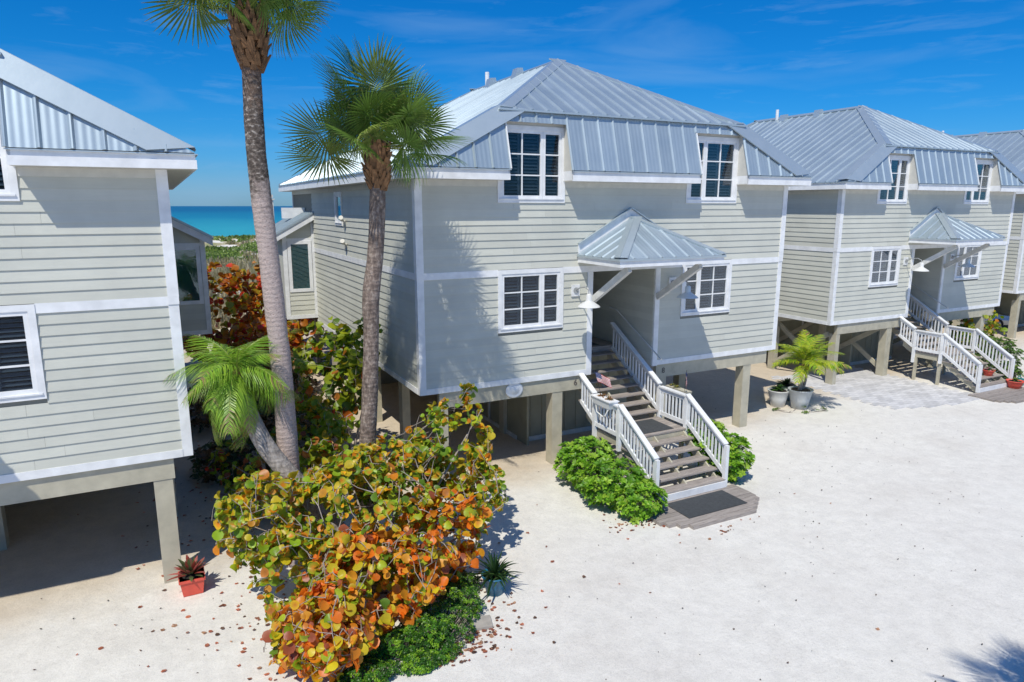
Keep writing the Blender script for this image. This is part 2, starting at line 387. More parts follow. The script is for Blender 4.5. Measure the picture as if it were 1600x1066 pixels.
class Fr:  # wall frame: u along the wall, n outwards, z up
    def __init__(s, o, U, N): s.o = Vector(o); s.U = Vector(U); s.N = Vector(N)
    def p(s, u, n, z): return s.o + s.U*u + s.N*n + Vector((0, 0, z))
    def box(s, mb, u0, u1, n0, n1, z0, z1):
        return mb.hexa([s.p(u0, n0, z0), s.p(u1, n0, z0), s.p(u1, n1, z0), s.p(u0, n1, z0), s.p(u0, n0, z1), s.p(u1, n0, z1), s.p(u1, n1, z1), s.p(u0, n1, z1)])
def subtract(a, b, holes):
    seg = [(a, b)]
    for h0, h1 in holes:
        new = []
        for s0, s1 in seg:
            if h1 <= s0 or h0 >= s1: new.append((s0, s1)); continue
            if h0 > s0: new.append((s0, h0))
            if h1 < s1: new.append((h1, s1))
        seg = new
    return [q for q in seg if q[1]-q[0] > .03]
def core_wall(fr, u0, u1, z0, z1, holes, th, name, parent, m='core'):
    zs = sorted({z0, z1, *[z for h in holes for z in h[2:] if z0 < z < z1]})
    mb = MB()
    for a, b in zip(zs, zs[1:]):
        hs_ = [(h[0], h[1]) for h in holes if h[2] < b-.001 and h[3] > a+.001]
        for s0, s1 in subtract(u0, u1, hs_): fr.box(mb, s0, s1, -th, 0, a, b)
    return mb.build(name, m, parent)
def boards(fr, u0, u1, z0, z1, rows, holes, parent, top=None):
    h = (z1-z0)/rows
    for i in range(rows):
        a = z0+i*h; b = a+h
        hs_ = [(q[0], q[1]) for q in holes if q[2] < b-.02 and q[3] > a+.02]
        for s0, s1 in subtract(u0, u1, hs_):
            cuts = [s0]
            while s1-cuts[-1] > 4.6: cuts.append(cuts[-1]+random.uniform(2.4, 3.7))
            cuts.append(s1)
            for c0, c1 in zip(cuts, cuts[1:]):
                e = .0028 if c0 > s0 else 0
                l = top(b) if top else 1e9
                mb = MB(); c1b = c1
                n0 = .004; nb = .032; nt_ = .010
                zb = a+random.uniform(-.001, .001)
                mb.hexa([fr.p(c0+e, n0, zb), fr.p(c1b, n0, zb), fr.p(c1b, nb, zb), fr.p(c0+e, nb, zb),
                         fr.p(c0+e, n0, b-.0005), fr.p(c1b, n0, b-.0005), fr.p(c1b, nt_, b-.0005), fr.p(c0+e, nt_, b-.0005)])
                mb.build('siding_board', 'siding', parent)

def window(fr, u0, u1, z0, z1, cols, parent, glass='glass', rows=3, louvres=True, cas=.11, mull=None, name='window'):
    """casing outer rect u0..u1,z0..z1. cols: list of sashes, each a list of pane widths (relative)"""
    mb = MB()
    fr.box(mb, u0, u0+cas, .0, .05, z0, z1); fr.box(mb, u1-cas, u1, .0, .05, z0, z1)
    fr.box(mb, u0+cas, u1-cas, .0, .05, z1-cas, z1); fr.box(mb, u0+cas, u1-cas, .0, .05, z0, z0+cas)
    fr.box(mb, u0+cas*.45, u1-cas*.45, .05, .075, z0+cas*.75, z0+cas)   # sill nose
    wo = mb.build(name, 'white', parent)
    a, b, c, d = u0+cas, u1-cas, z0+cas, z1-cas
    sf = .075; sash = MB()
    tot = sum(sum(s) for s in cols); avail = (b-a) - sf*(len(cols)*2) + 0
    mun = .032
    nm = sum(len(s)-1 for s in cols); avail -= mun*nm
    u = a
    for s in cols:
        wsum = sum(s)/tot*avail + mun*(len(s)-1) + 2*sf
        e = u+wsum
        fr.box(sash, u+.004, u+sf, -.03, .03, c, d); fr.box(sash, e-sf, e-.004, -.03, .03, c, d)
        fr.box(sash, u+sf, e-sf, -.03, .03, c, c+sf); fr.box(sash, u+sf, e-sf, -.03, .03, d-sf, d)
        ph = (d-c-2*sf-mun*(rows-1))/rows
        uu = u+sf
        for k, wd in enumerate(s):
            pw = wd/tot*avail
            for r_ in range(rows):
                zz = c+sf+r_*(ph+mun)
                pm = MB(); fr.box(pm, uu-.004, uu+pw+.004, -.012, -.006, zz-.004, zz+ph+.004)
                pm.build('pane', glass, wo)
            uu += pw
            if k < len(s)-1: fr.box(sash, uu, uu+mun, -.022, .016, c+sf, d-sf); uu += mun
        for r_ in range(rows-1):
            zz = c+sf+(r_+1)*ph+r_*mun
            fr.box(sash, u+sf, e-sf, -.021, .015, zz, zz+mun)
        u = e
    sash.build('sash_frame', 'white', wo)
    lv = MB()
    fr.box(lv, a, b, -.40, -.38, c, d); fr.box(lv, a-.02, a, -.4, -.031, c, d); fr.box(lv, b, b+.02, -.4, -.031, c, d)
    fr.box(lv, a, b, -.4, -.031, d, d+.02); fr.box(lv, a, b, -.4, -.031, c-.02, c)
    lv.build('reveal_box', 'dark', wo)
    if louvres:
        sh = MB(); k = 0; z = c+.06
        npan = 3; pwid = (b-a)/npan
        for i in range(npan):
            p0 = a+i*pwid+.01; p1 = p0+pwid-.02
            fr.box(sh, p0, p0+.05, -.12, -.09, c, d); fr.box(sh, p1-.05, p1, -.12, -.09, c, d)
            zz = c+.05
            while zz < d-.07:
                q = [fr.p(p0+.05, -.135, zz+.045), fr.p(p1-.05, -.135, zz+.045), fr.p(p1-.05, -.085, zz), fr.p(p0+.05, -.085, zz),
                     fr.p(p0+.05, -.135, zz+.053), fr.p(p1-.05, -.135, zz+.053), fr.p(p1-.05, -.085, zz+.008), fr.p(p0+.05, -.085, zz+.008)]
                sh.hexa(q); zz += .085
        sh.build('louvre_shutter', 'louvre', wo)
    return wo

def clip(poly, axis, val, keep_less):
    out_ = []
    for i in range(len(poly)):
        p, q = poly[i], poly[(i+1) % len(poly)]
        ip = (p[axis] <= val) == keep_less or p[axis] == val; iq = (q[axis] <= val) == keep_less or q[axis] == val
        if ip: out_.append(p)
        if ip != iq:
            t_ = (val-p[axis])/(q[axis]-p[axis]); out_.append(tuple(p[k]+t_*(q[k]-p[k]) for k in range(2)))
    return out_
def seam_roof(poly, f3, nrm, pitch, parent, m, start=None, rib=.04, trim=.0):
    """poly in (u, v); f3 maps (u, v) to a point; every strip between two seams is one roof_panel"""
    nrm = Vector(nrm).normalized()
    us = [p[0] for p in poly]; u0, u1 = min(us), max(us); n = max(1, round((u1-u0)/pitch)); st = (u1-u0)/n
    for i in range(n):
        a, b = u0+i*st, u0+(i+1)*st
        q = clip(clip(poly, 0, a+.001, False), 0, b-.001, True)
        if len(q) < 3: continue
        vs_ = [p[1] for p in q]
        if max(vs_)-min(vs_) < .02: continue
        mb = MB(); mb.prism([f3(u, v)-nrm*.012 for u, v in q], nrm*.012)
        l0 = [p[1] for p in q if abs(p[0]-a) < .01]
        if len(l0) >= 2 and max(l0)-min(l0) > .05+trim:
            lo, hi = min(l0), max(l0)-trim; e1 = f3(a+.012, lo); e0 = f3(a-.012, lo); g1 = f3(a+.012, hi); g0 = f3(a-.012, hi)
            ud = (e1-e0).normalized()*.034
            mb.hexa([e0-ud, e1+ud, g1+ud, g0-ud, e0+nrm*rib, e1+nrm*rib, g1+nrm*rib, g0+nrm*rib])
        mb.build('roof_panel', m, parent)
def cap_strip(a, b, d1, d2, wdt, up, parent, name='hip_cap', th=.012):
    """flashing along a-b, two wings in directions d1, d2"""
    a = Vector(a); b = Vector(b); ax = (b-a).normalized(); mb = MB()
    for d in (d1, d2):
        d = Vector(d); d.normalize(); d = d*(wdt/max(.2, (d-ax*d.dot(ax)).length)); n = ax.cross(d).normalized()
        if n.z < 0: n = -n
        o_ = n*up
        top = Vector((0, 0, up*1.15))
        mb.hexa([a+top-n*.0, b+top, b+d+o_, a+d+o_, a+top+n*th, b+top+n*th, b+d+o_+n*th, a+d+o_+n*th])
        mb.hexa([a+d+o_-n*.03, b+d+o_-n*.03, b+d*1.0+o_, a+d*1.0+o_, a+d*.99+o_-n*.03, b+d*.99+o_-n*.03, b+d*.99+o_, a+d*.99+o_])
    return mb.build(name, 'cap', parent, fix=False)

# ------------------------------------------------------------------ ground, sea
def ground_h(x, y):
    h = 0.02*noise.noise(Vector((x*.35, y*.35, 0))) + .008*noise.noise(Vector((x*1.7, y*1.7, 3)))
    if y > 46:
        t_ = min(1, (y-46)/14); e = 1-min(1, max(0, (y-140)/22))
        h += t_*e*(.75+1.1*noise.noise(Vector((x*.045, y*.06, 7)))+.5*noise.noise(Vector((x*.13, y*.15, 5))))
    if y > 140: h -= min(1, (y-140)/30)*1.6
    return h
def axis_pts(lo, hi, f0, f1, step):
    pts = []; v = f0
    while v <= f1+1e-6: pts.append(v); v += step
    s = step; v = f0
    while v > lo: s *= 1.35; v -= s; pts.insert(0, max(v, lo))
    s = step; v = pts[-1]
    while v < hi: s *= 1.35; v += s; pts.append(min(v, hi))
    return pts
xs = axis_pts(-4000, 4000, -8, 44, .5); ys = axis_pts(-4000, 182, 4, 42, .5)
ys = [y for y in ys if y <= 42] + [42+i*2.5 for i in range(1, 57)]
gm = MB(); nx = len(xs)
gm.v = [(x, y, ground_h(x, y)) for y in ys for x in xs]
gm.f = [(j*nx+i, j*nx+i+1, (j+1)*nx+i+1, (j+1)*nx+i) for j in range(len(ys)-1) for i in range(nx-1)]
tag(gm.build('sand_ground', 'ground', smooth=True, fix=False), kind='structure')
sm = MB(); sm.add([(-30000, 120, -1.0), (30000, 120, -1.0), (30000, 40000, -1.0), (-30000, 40000, -1.0)], [(0, 1, 2, 3)])
tag(sm.build('sea', 'sea', fix=False), kind='structure')

# ------------------------------------------------------------------ the house
W, D = 12.44, 16.4
ZB, Z1, Z2, ZT, ZS, ZE = 2.55, 5.46, 5.63, 7.73, 7.88, 8.15
OH = .5; SL = .5375
OX0, OX1 = 5.10, 7.30        # porch opening
W1 = (2.16, 4.14); W2 = (8.30, 10.28)
def make_house():
    H = empty('house', (0, 0, 0))
    F = Fr((0, 0, 0), (1, 0, 0), (0, -1, 0)); LW = Fr((0, 0, 0), (0, 1, 0), (-1, 0, 0)); RW = Fr((W, 0, 0), (0, 1, 0), (1, 0, 0))
    # --- front wall
    lowz = (3.97, 5.62); upz = (7.33, 9.24)
    fh = [(W1[0]+.09, W1[1]-.09, lowz[0]+.09, lowz[1]-.09), (W2[0]+.09, W2[1]-.09, lowz[0]+.09, lowz[1]-.09),
          (W1[0]+.09, W1[1]-.09, upz[0]+.09, upz[1]-.09), (W2[0]+.09, W2[1]-.09, upz[0]+.09, upz[1]-.09), (OX0, OX1, ZB, Z1)]
    fwall = core_wall(F, .121, W-.121, ZB, ZS, fh, .12, 'front_wall', H)
    ft = MB()   # dormer backing above the eaves
    bt = [(W1[0], W1[1], lowz[0], 9), (W2[0], W2[1], lowz[0], 9), (OX0-.17, OX1+.17, 0, 9)]
    bt2 = [(W1[0], W1[1], upz[0], 99), (W2[0], W2[1], upz[0], 99)]
    boards(F, .14, W-.14, ZB+.15, Z1, 14, bt, fwall)
    boards(F, .14, W-.14, Z2, ZT, 11, bt2, fwall)
    tr = MB()
    for u0, u1 in ((-.036, .14), (W-.14, W+.036)):
        F.box(tr, u0, u1, .0, .035, ZB, Z1+.02); F.box(tr, u0-(.012 if u0 < 1 else 0), u1+(.012 if u1 > 1 else 0), .0, .05, Z2-.01, ZS)
    tr.split('corner_board', 'white', fwall)
    tr = MB()
    for u0, u1 in subtract(.14, W-.14, [(W1[0], W1[1]), (OX0, OX1), (W2[0], W2[1])]): F.box(tr, u0, u1, .0, .038, Z1, Z2)
    F.box(tr, OX0, OX1, .0, .038, Z1, Z2)
    F.box(tr, -.045, .14, .0, .05, Z1+.021, Z2-.011); F.box(tr, W-.14, W+.045, .0, .05, Z1+.021, Z2-.011)
    tr.split('belt_trim', 'white', fwall)
    tr = MB(); F.box(tr, .14, OX0-.17, 0, .045, ZB, ZB+.15); F.box(tr, OX1+.17, W-.14, 0, .045, ZB, ZB+.15); tr.split('skirt_trim', 'white', fwall)
    tr = MB()
    for u0, u1 in subtract(.14, W-.14, [(W1[0], W1[1]), (W2[0], W2[1])]): F.box(tr, u0, u1, .0, .03, ZT, ZS)
    tr.split('frieze_board', 'cheek', fwall)
    tr = MB(); F.box(tr, OX0-.17, OX0, -.001, .05, ZB-.02, Z1); F.box(tr, OX1, OX1+.17, -.001, .05, ZB-.02, Z1)
    tr.split('porch_jamb', 'white', fwall)
    c21 = [[1, 1], [.8]]; c12 = [[.8], [1, 1]]
    window(F, *W1, *lowz, c21, H); window(F, *W2, *lowz, c12, H)
    window(F, *W1, *upz, c21, H); window(F, *W2, *upz, c12, H)
    # --- side walls
    sh = [(7.25, 8.25, 6.6, 7.72)]
    lwall = core_wall(LW, 0, D, ZB, ZS, [(7.33, 8.17, 6.68, 7.64)], .12, 'side_wall', H)
    boards(LW, .14, 12.22, ZB+.15, Z1, 14, [], lwall); boards(LW, .14, 12.22, Z2, ZT, 11, sh, lwall)
    rwall = core_wall(RW, 0, D, ZB, ZS, [], .12, 'side_wall', H)
    boards(RW, .14, 12.22, ZB+.15, Z1, 14, [], rwall); boards(RW, .14, 12.22, Z2, ZT, 11, [], rwall)
    for fr, wl in ((LW, lwall), (RW, rwall)):
        tr = MB(); fr.box(tr, .001, .14, 0, .035, ZB, Z1+.02); fr.box(tr, .001, .14, 0, .045, Z1+.021, ZS); fr.box(tr, D-.14, D, 0, .035, ZB, ZS)
        tr.split('corner_board', 'white', wl)
        tr = MB(); fr.box(tr, .14, 12.2, 0, .038, Z1, Z2); tr.split('belt_trim', 'white', wl)
        tr = MB(); fr.box(tr, .14, 12.2, 0, .045, ZB, ZB+.15); tr.split('skirt_trim', 'white', wl)
        tr = MB(); fr.box(tr, .14, D-.14, 0, .03, ZT, ZS); tr.split('frieze_board', 'cheek', wl)
    window(LW, 7.25, 8.25, 6.6, 7.72, [[1]], H, rows=1, louvres=False, cas=.1, glass='glassteal')
    bw = MB(); bw.box(.12, W-.12, D-.12, D, ZB, ZS); bw.build('rear_wall', 'siding', H)
    # flood lights on the left wall
    for yy, zz in ((6.9, 6.75), (6.85, 6.0)):
        mb = MB(); mb.tube([(-.03, yy, zz), (-.16, yy, zz+.05)], .035, 8); mb.tube([(-.13, yy, zz+.04), (-.2, yy-.16, zz+.13)], [.05, .075], 10)
        mb.tube([(-.06, yy, zz-.01), (-.07, yy, zz-.22)], .025, 6); mb.build('flood_light', 'cheek', H, smooth=False)
    # --- bay on each side
    for sg, x0 in ((-1, 0), (1, W)):
        BO = 1.2; fb = Fr((x0, 12.2, 0), (sg, 0, 0), (0, -1, 0)); depth = 3.4
        bay = MB(); zl = lambda t_: 6.95-.56*t_
        def pz(u, n, z): return fb.p(u, n, z)
        bay.prism([pz(0.06, -.002, 2.8), pz(BO, -.002, 2.8), pz(BO, -.002, zl(BO)), pz(0.06, -.002, zl(0.06))], (0, depth, 0))
        by = bay.build('side_bay', 'siding', H)
        wz = (3.88, 5.9); wu = (.14, 1.06)
        rows_ = 16; z0 = 2.95; hh = .197
        for i in range(20):
            a = z0+i*hh; b = a+hh-.0005
            if wz[0] < a+.1 < wz[1]: continue
            ue = min(BO-.12, (6.93-b)/.56)
            if ue < .25: continue
            mb = MB(); mb.hexa([pz(.12, .0, a), pz(ue, .0, a), pz(ue, .03, a), pz(.12, .03, a), pz(.12, .0, b), pz(ue, .0, b), pz(ue, .012, b), pz(.12, .012, b)])
            mb.build('siding_board', 'siding', by)
        t2 = MB(); fb.box(t2, .0, .12, 0, .04, 2.8, 6.75); fb.box(t2, BO-.12, BO+.04, 0, .04, 2.8, 6.2); fb.box(t2, .12, BO-.12, 0, .045, 2.8, 2.95)
        fb.box(t2, .12, BO-.12, .0, .035, 5.9, 6.0)
        t2.split('bay_trim', 'white', by)
        gl = MB(); fb.box(gl, wu[0]+.11, wu[1]-.11, .012, .018, wz[0]+.13, wz[1]-.13); gl.build('pane', 'glassteal', by)
        bd = MB(); fb.box(bd, wu[0]+.1, wu[1]-.1, .003, .006, wz[0]+.1, wz[1]-.1); bd.build('reflection_sheet', 'tealreflect', by)  # added teal sheet behind the pane, its colour stands for the reflection
        fm = MB(); c_ = .13
        fb.box(fm, wu[0], wu[0]+c_, 0, .05, *wz); fb.box(fm, wu[1]-c_, wu[1], 0, .05, *wz); fb.box(fm, wu[0]+c_, wu[1]-c_, 0, .05, wz[0], wz[0]+c_); fb.box(fm, wu[0]+c_, wu[1]-c_, 0, .05, wz[1]-c_, wz[1])
        fm.build('bay_window_frame', 'white', by)
        # shed roof of the bay
        rf = MB(); e = BO+.32
        A = lambda u, n, dz=0: fb.p(u, n, zl(u)+.02+dz)
        rf.prism([A(.0, .28), A(e, .28), A(e, .28, .06), A(.0, .28, .06)], (0, depth+.35, 0)); rf.build('bay_roof', 'roofy', by)
        fs = MB(); fs.hexa([A(.0, .25, -.24), A(e-.03, .25, -.24), A(e-.03, .215, -.24), A(.0, .215, -.24), A(.0, .25, -.0), A(e-.03, .25, -.0), A(e-.03, .215, -.0), A(.0, .215, -.0)])
        fs.hexa([A(e-.03, .25, -.24), A(e-.03, -depth, -.24), A(e-.065, -depth, -.24), A(e-.065, .215, -.24), A(e-.03, .25, -.001), A(e-.03, -depth, -.001), A(e-.065, -depth, -.001), A(e-.065, .215, -.001)])
        fs.split('bay_fascia', 'white', by)
        k = 0
        while k*.4 < depth:
            rb = MB(); n_ = .27-k*.4
            rb.hexa([A(.02, n_, .06), A(e, n_, .06), A(e, n_-.03, .06), A(.02, n_-.03, .06), A(.02, n_, .1), A(e, n_, .1), A(e, n_-.03, .1), A(.02, n_-.03, .1)])
            rb.build('roof_seam', 'cap', by); k += 1
        if sg > 0: continue
        # little white chimney and flashing box behind it
        ch = MB(); cx = x0+sg*1.18; ch.box(cx-.17, cx+.17, 15.3, 15.64, 5.6, 7.5); ch.box(cx-.22, cx+.22, 15.25, 15.69, 7.5, 7.56); ch.box(cx-.17, cx+.17, 15.3, 15.64, 7.6, 7.72); ch.tube([(cx, 15.47, 7.7), (cx, 15.47, 8.0)], .03, 8)
        ch.build('white_chimney', 'dirtywhite', by)
        ch = MB(); xa, xb = sorted((x0+sg*.04, x0+sg*.95)); ch.box(xa, xb, 13.6, 13.75, 6.75, 7.18); ch.build('roof_curb', 'white', by)
    # --- porch recess
    pr = MB(); pr.box(OX1, OX1+.12, .121, 3.7, ZB, Z1); pr.box(OX0-.12, OX0, .121, 3.7, ZB, Z1); pr.box(OX0, OX1, 3.58, 3.7, ZB, Z1); pr.box(OX0, OX1, .121, 3.58, Z1, Z1+.1)
    po = pr.build('porch_recess', 'siding', H)
    PR = Fr((OX1, 0, 0), (0, 1, 0), (-1, 0, 0)); boards(PR, .0, 3.57, ZB, Z1, 15, [], po)
    PL = Fr((OX0, 0, 0), (0, 1, 0), (1, 0, 0)); boards(PL, .0, 3.57, ZB, Z1, 15, [], po)
    dr = MB(); dr.box(OX0+.15, OX0+1.0, 3.54, 3.57, 2.93, 5.0); dr.box(OX1-1.0, OX1-.15, 3.54, 3.57, 2.93, 5.0); dr.split('entry_door', 'shed', po)
    dr = MB(); dr.box(OX0, OX1, 1.66, 3.57, 2.72, 2.9); dr.build('porch_floor', 'deck', po)
    hr = MB(); a = Vector((OX1-.08, .05, 3.15)); b = Vector((OX1-.08, 1.75, 4.02)); hr.tube([a+Vector((0, -.6, -.31)), b, b+Vector((0, .35, .02))], .022, 8)
    hr.build('wall_handrail', 'dirtywhite', po)
    # --- floor platform and beams
    fl = MB()
    fl.box(.121, OX0-.121, .121, D-.13, ZB+.02, ZB+.2); fl.box(OX1+.121, W-.121, .121, D-.13, ZB+.02, ZB+.2); fl.box(OX0-.12, OX1+.12, 3.71, D-.13, ZB+.02, ZB+.2)
    fl.split('floor_platform', 'tan', H)
    bm_ = MB()
    for yy in (.12, 3.1, 6.1, 9.1, 12.1, 15.5):
        if yy < 1: bm_.box(.5, 4.93, yy-.1, yy+.03, 2.13, ZB+.0); bm_.box(7.5, 12.13, yy-.1, yy+.03, 2.13, ZB)
        else: bm_.box(.4, 12.1, yy, yy+.13, 2.2, ZB+.018)
    bm_.split('carrying_beam', 'tan', H)
    for yy in (.20, 3.26, 6.26, 9.26, 12.26, 15.7):
        for xx in (.62, 4.04, 8.1, 11.3):
            if xx == 8.1 and yy < 1: xx = 7.75; 
            if yy > 1 and xx == 8.1: xx = 8.6
            mb = MB(); hw = .165 if xx not in (.62,) else .12
            mb.box(xx-hw, xx+hw, yy-.165, yy+.165, -.1, 2.128 if yy < 1 else 2.198)
            # chamfered collar so that the pile reads as rough square timber
            mb.build('stilt_post', 'tan', H)
    # storage room under the house
    st = MB(); st.box(4.0, 4.08, 1.75, 6.1, 0, ZB); st.box(4.08, 7.7, 2.1, 2.18, 0, ZB); st.box(7.62, 7.7, 2.18, 6.1, 0, ZB); st.box(4.0, 7.7, 6.1, 6.18, 0, ZB); sto = st.build('storage_room', 'shed', H)
    mb = MB(); mb.box(4.1, 7.66, 2.06, 2.098, .0, .14); mb.box(3.96, 3.998, 2.4, 6.1, 0, .12); mb.box(3.95, 3.998, 3.3, 3.4, .12, 2.3); mb.box(3.95, 3.998, 4.35, 4.45, .12, 2.3); mb.split('storage_trim', 'dirtywhite', sto)
    for k in range(8):
        mb = MB(); xx = 4.3+k*.42; mb.box(xx, xx+.02, 2.085, 2.1, .15, ZB-.05); mb.build('panel_batten', 'shed', sto)
    st = MB(); st.box(.9, 11.0, 11, 11.1, 0, ZB); st.build('rear_screen_wall', 'core', H)
    # --- eaves: fascia + soffit
    op = [(2.28, 4.09), (8.40, 10.25)]
    ev = MB(); sf_ = MB()
    for a, b in subtract(-OH, W+OH, op):
        ev.box(a, b, -OH, -OH+.03, ZS-.0, ZE-.02); ev.box(a, b, -OH-.018, -OH, ZS+.0, ZS+.15)
        sf_.box(a+(.03 if a < 0 else 0), b-(.03 if b > W else 0), -OH+.03, .0, ZS+.002, ZS+.022)
    for x0, sg in ((-OH, 1), (W+OH, -1)):
        xa, xb = sorted((x0, x0+sg*.03)); ev.box(xa, xb, -OH+.03, D+OH, ZS, ZE-.02)
        xa, xb = sorted((x0-sg*.018, x0)); ev.box(xa, xb, -OH-.018, D+OH, ZS, ZS+.15)
        xa, xb = sorted((x0+sg*.03, x0+sg*OH)); sf_.box(xa, xb, .0, D+OH-.03, ZS+.002, ZS+.022)
    ev.box(-OH+.03, W+OH-.03, D+OH-.03, D+OH, ZS, ZE-.02)
    ev.split('fascia', 'white', H); sf_.split('soffit', 'cheek', H)
    mb = MB()
    for a, b in subtract(-OH, W+OH, op): mb.box(a-.02, b+.02, -OH-.045, -OH+.02, ZE-.035, ZE-.015)
    for x0, sg in ((-OH, 1), (W+OH, -1)):
        xa, xb = sorted((x0-sg*.045, x0+sg*.02)); mb.box(xa, xb, -OH-.0, D+OH, ZE-.036, ZE-.016)
    mb.split('drip_edge', 'cap', H)
    # --- roof planes
    T = 1.44; ys_ = .37
    def mans(u, t_): return Vector((u, -OH-.03+ys_*t_+.03*t_, ZE+T*t_))
    mn = Vector((0, -T, ys_)).normalized()
    hipx = T/SL
    RX = W/2; RZ = ZE+(RX+OH)*SL; AY = -.13+(RZ-ZE-T)/SL; RY2 = D+OH-(RX+OH)
    R_ = MB(); R_.box(RX-.01, RX+.01, AY+.5, RY2, RZ-.3, RZ-.1); roof = R_.build('roof', 'cap', H)
    mp_ = MB(); mp_.v = []
    seam_roof([(-OH, 0), (2.28, 0), (2.28, 1), (-OH+hipx, 1)], mans, mn, .47, roof, 'roofx', trim=.085)
    seam_roof([(4.09, 0), (8.40, 0), (8.40, 1), (4.09, 1)], mans, mn, .48, roof, 'roofx')
    seam_roof([(10.25, 0), (W+OH, 0), (W+OH-hipx, 1), (10.25, 1)], mans, mn, .47, roof, 'roofx', trim=.085)
    ta = .80
    for a, b in op:
        seam_roof([(a+.003, ta), (b-.003, ta), (b-.003, 1), (a+.003, 1)], mans, mn, .48, roof, 'roofx')
    # cheeks, dormer back walls, heads
    for a, b in op:
        ck = MB()
        za = ZS
        for xx, d_ in ((a, -.04), (b, .04)):
            x_a, x_b = sorted((xx, xx+d_))
            poly = [Vector((xx, 0, ZE-.01)), mans(xx, -.01)+Vector((0, .01, 0)), mans(xx, 1)+Vector((0, .01, -.03)), Vector((xx, 0, ZE+T-.03))]
            ck.prism(poly, (d_, 0, 0))
        ck.split('dormer_cheek', 'cheek', roof)
        ck = MB()
        for xx, d_ in ((a, -.05), (b, .05)):
            x_a, x_b = sorted((xx, xx+d_)); ck.box(x_a, x_b, -OH, 0, ZS+.023, ZE-.012)
            p0 = mans(xx-d_*.2, 0); p1 = mans(xx-d_*.2, ta)
            ck.beam(p0+Vector((0, -.012, .0)), p1+Vector((0, -.012, 0)), .03, .03)
        ck.split('eave_return', 'white', roof)
        hd = MB(); hd.box(a-.1, b+.1, -.0, .12, 9.15, 9.6); hd.box(a-.1, a+.02, .0, .12, ZS, 9.15); hd.box(b-.02, b+.1, .0, .12, ZS, 9.15)
        hd.box(W1[0] if a < 5 else W2[0], W1[1] if a < 5 else W2[1], -.03, 0, 9.24, 9.34)
        hd.build('dormer_head', 'cheek', roof)
    # lower side planes and upper hip
    def side(sg):
        x0 = -OH if sg > 0 else W+OH
        def f(u, v): return Vector((x0+sg*v, u, ZE+v*SL))
        poly = [(-OH, 0), (-.13, hipx), (AY, RX+OH), (RY2, RX+OH), (D+OH, 0)]
        seam_roof(poly, f, (-sg*SL, 0, 1), .46, roof, 'roofy')
    side(1); side(-1)
    def fr_up(u, v): return Vector((u, -.19+v, ZE+T+.012+v*SL))
    vtop = AY+.19
    seam_roof([(-OH+hipx+.0, 0), (W+OH-hipx, 0), (RX, vtop)], fr_up, (0, -SL, 1), .46, roof, 'roofx')
    bk = MB(); bk.prism([(-OH, D+OH, ZE), (W+OH, D+OH, ZE), (RX, RY2, RZ)], (0, 0, .012)); bk.build('rear_roof_slope', 'roofx', roof)
    mb = MB(); mb.box(-OH+hipx-.06, W+OH-hipx+.06, -.235, -.17, ZE+T-.03, ZE+T+.012); mb.split('break_flashing', 'cap', roof)
    for sg in (1, -1):
        ex = -OH if sg > 0 else W+OH; bx = ex+sg*hipx
        down_side = Vector((-sg, 0, -SL)); 
        A0 = Vector((ex, -OH, ZE)); B0 = Vector((bx, -.13, ZE+T)); C0 = Vector((RX, AY, RZ))
        cap_strip(A0, B0, (sg*1, 0, 0), (0, 1, 0), .36, .08, roof)
        cap_strip(B0+Vector((0, -.05, 0)), C0, (sg, 0, 0), (0, 1, 0), .24, .045, roof)
        cap_strip(Vector((RX, RY2, RZ)), Vector((ex, D+OH, ZE)), (sg, 0, 0), (0, -1, 0), .2, .045, roof)
    cap_strip(Vector((RX, AY, RZ)), Vector((RX, RY2, RZ)), (-1, 0, -SL), (1, 0, -SL), .2, .045, roof, 'ridge_cap')
    # vents
    for yy in (5.9, 8.0):
        mb = MB(); xx = RX-.28; z_ = RZ-.28*SL
        mb.prism([(xx-.2, yy, z_-.1), (xx+.16, yy, z_+.05), (xx+.1, yy, z_+.27), (xx-.1, yy, z_+.25)], (0, .35, 0)); mb.build('roof_vent', 'cap', roof)
    mb = MB(); mb.tube([(RX-.2, 8.7, RZ-.2), (RX-.2, 8.7, RZ+.42)], .08, 10); mb.build('vent_pipe', 'white', roof)
    # --- portico
    px0, px1, pyf, pc = 4.55, 8.07, -2.02, 6.31
    zt_, zb_ = 5.95, 5.74
    pt = MB(); g = [Vector(p) for p in ((4.6, -.046, zb_-.02), (4.6, -.046, 6.24), (pc, -.046, 7.18), (8.02, -.046, 6.24), (8.02, -.046, zb_-.02))]
    pt.prism(g, (0, .05, 0)); port = pt.build('portico', 'white', H)
    mb = MB(); mb.beam((4.58, -.08, 6.25), (pc, -.08, 7.20), .1, .02); mb.beam((8.04, -.08, 6.25), (pc, -.08, 7.20), .1, .02); mb.split('gable_flashing', 'cap', port)
    ps = (6.92-zt_)/(pc-px0); ay = pyf+(pc-px0)
    def pf(u, v): return Vector((u, pyf+v, zt_+v*ps))
    seam_roof([(px0, 0), (px1, 0), (pc, pc-px0)], pf, (0, -ps, 1), .42, port, 'roofx', rib=.03)
    def pl(u, v): return Vector((px0+v, u, zt_+v*ps))
    seam_roof([(pyf, 0), (ay, pc-px0), (-.05, pc-px0), (-.05, 0)], pl, (-ps, 0, 1), .36, port, 'roofy', rib=.03)
    def pr_(u, v): return Vector((px1-v, u, zt_+v*ps))
    seam_roof([(pyf, 0), (ay, pc-px0), (-.05, pc-px0), (-.05, 0)], pr_, (ps, 0, 1), .36, port, 'roofy', rib=.03)
    ap = Vector((pc, ay, 6.92))
    cap_strip(Vector((px0, pyf, zt_)), ap, (1, 0, 0), (0, 1, 0), .17, .035, port); cap_strip(Vector((px1, pyf, zt_)), ap, (-1, 0, 0), (0, 1, 0), .13, .035, port)
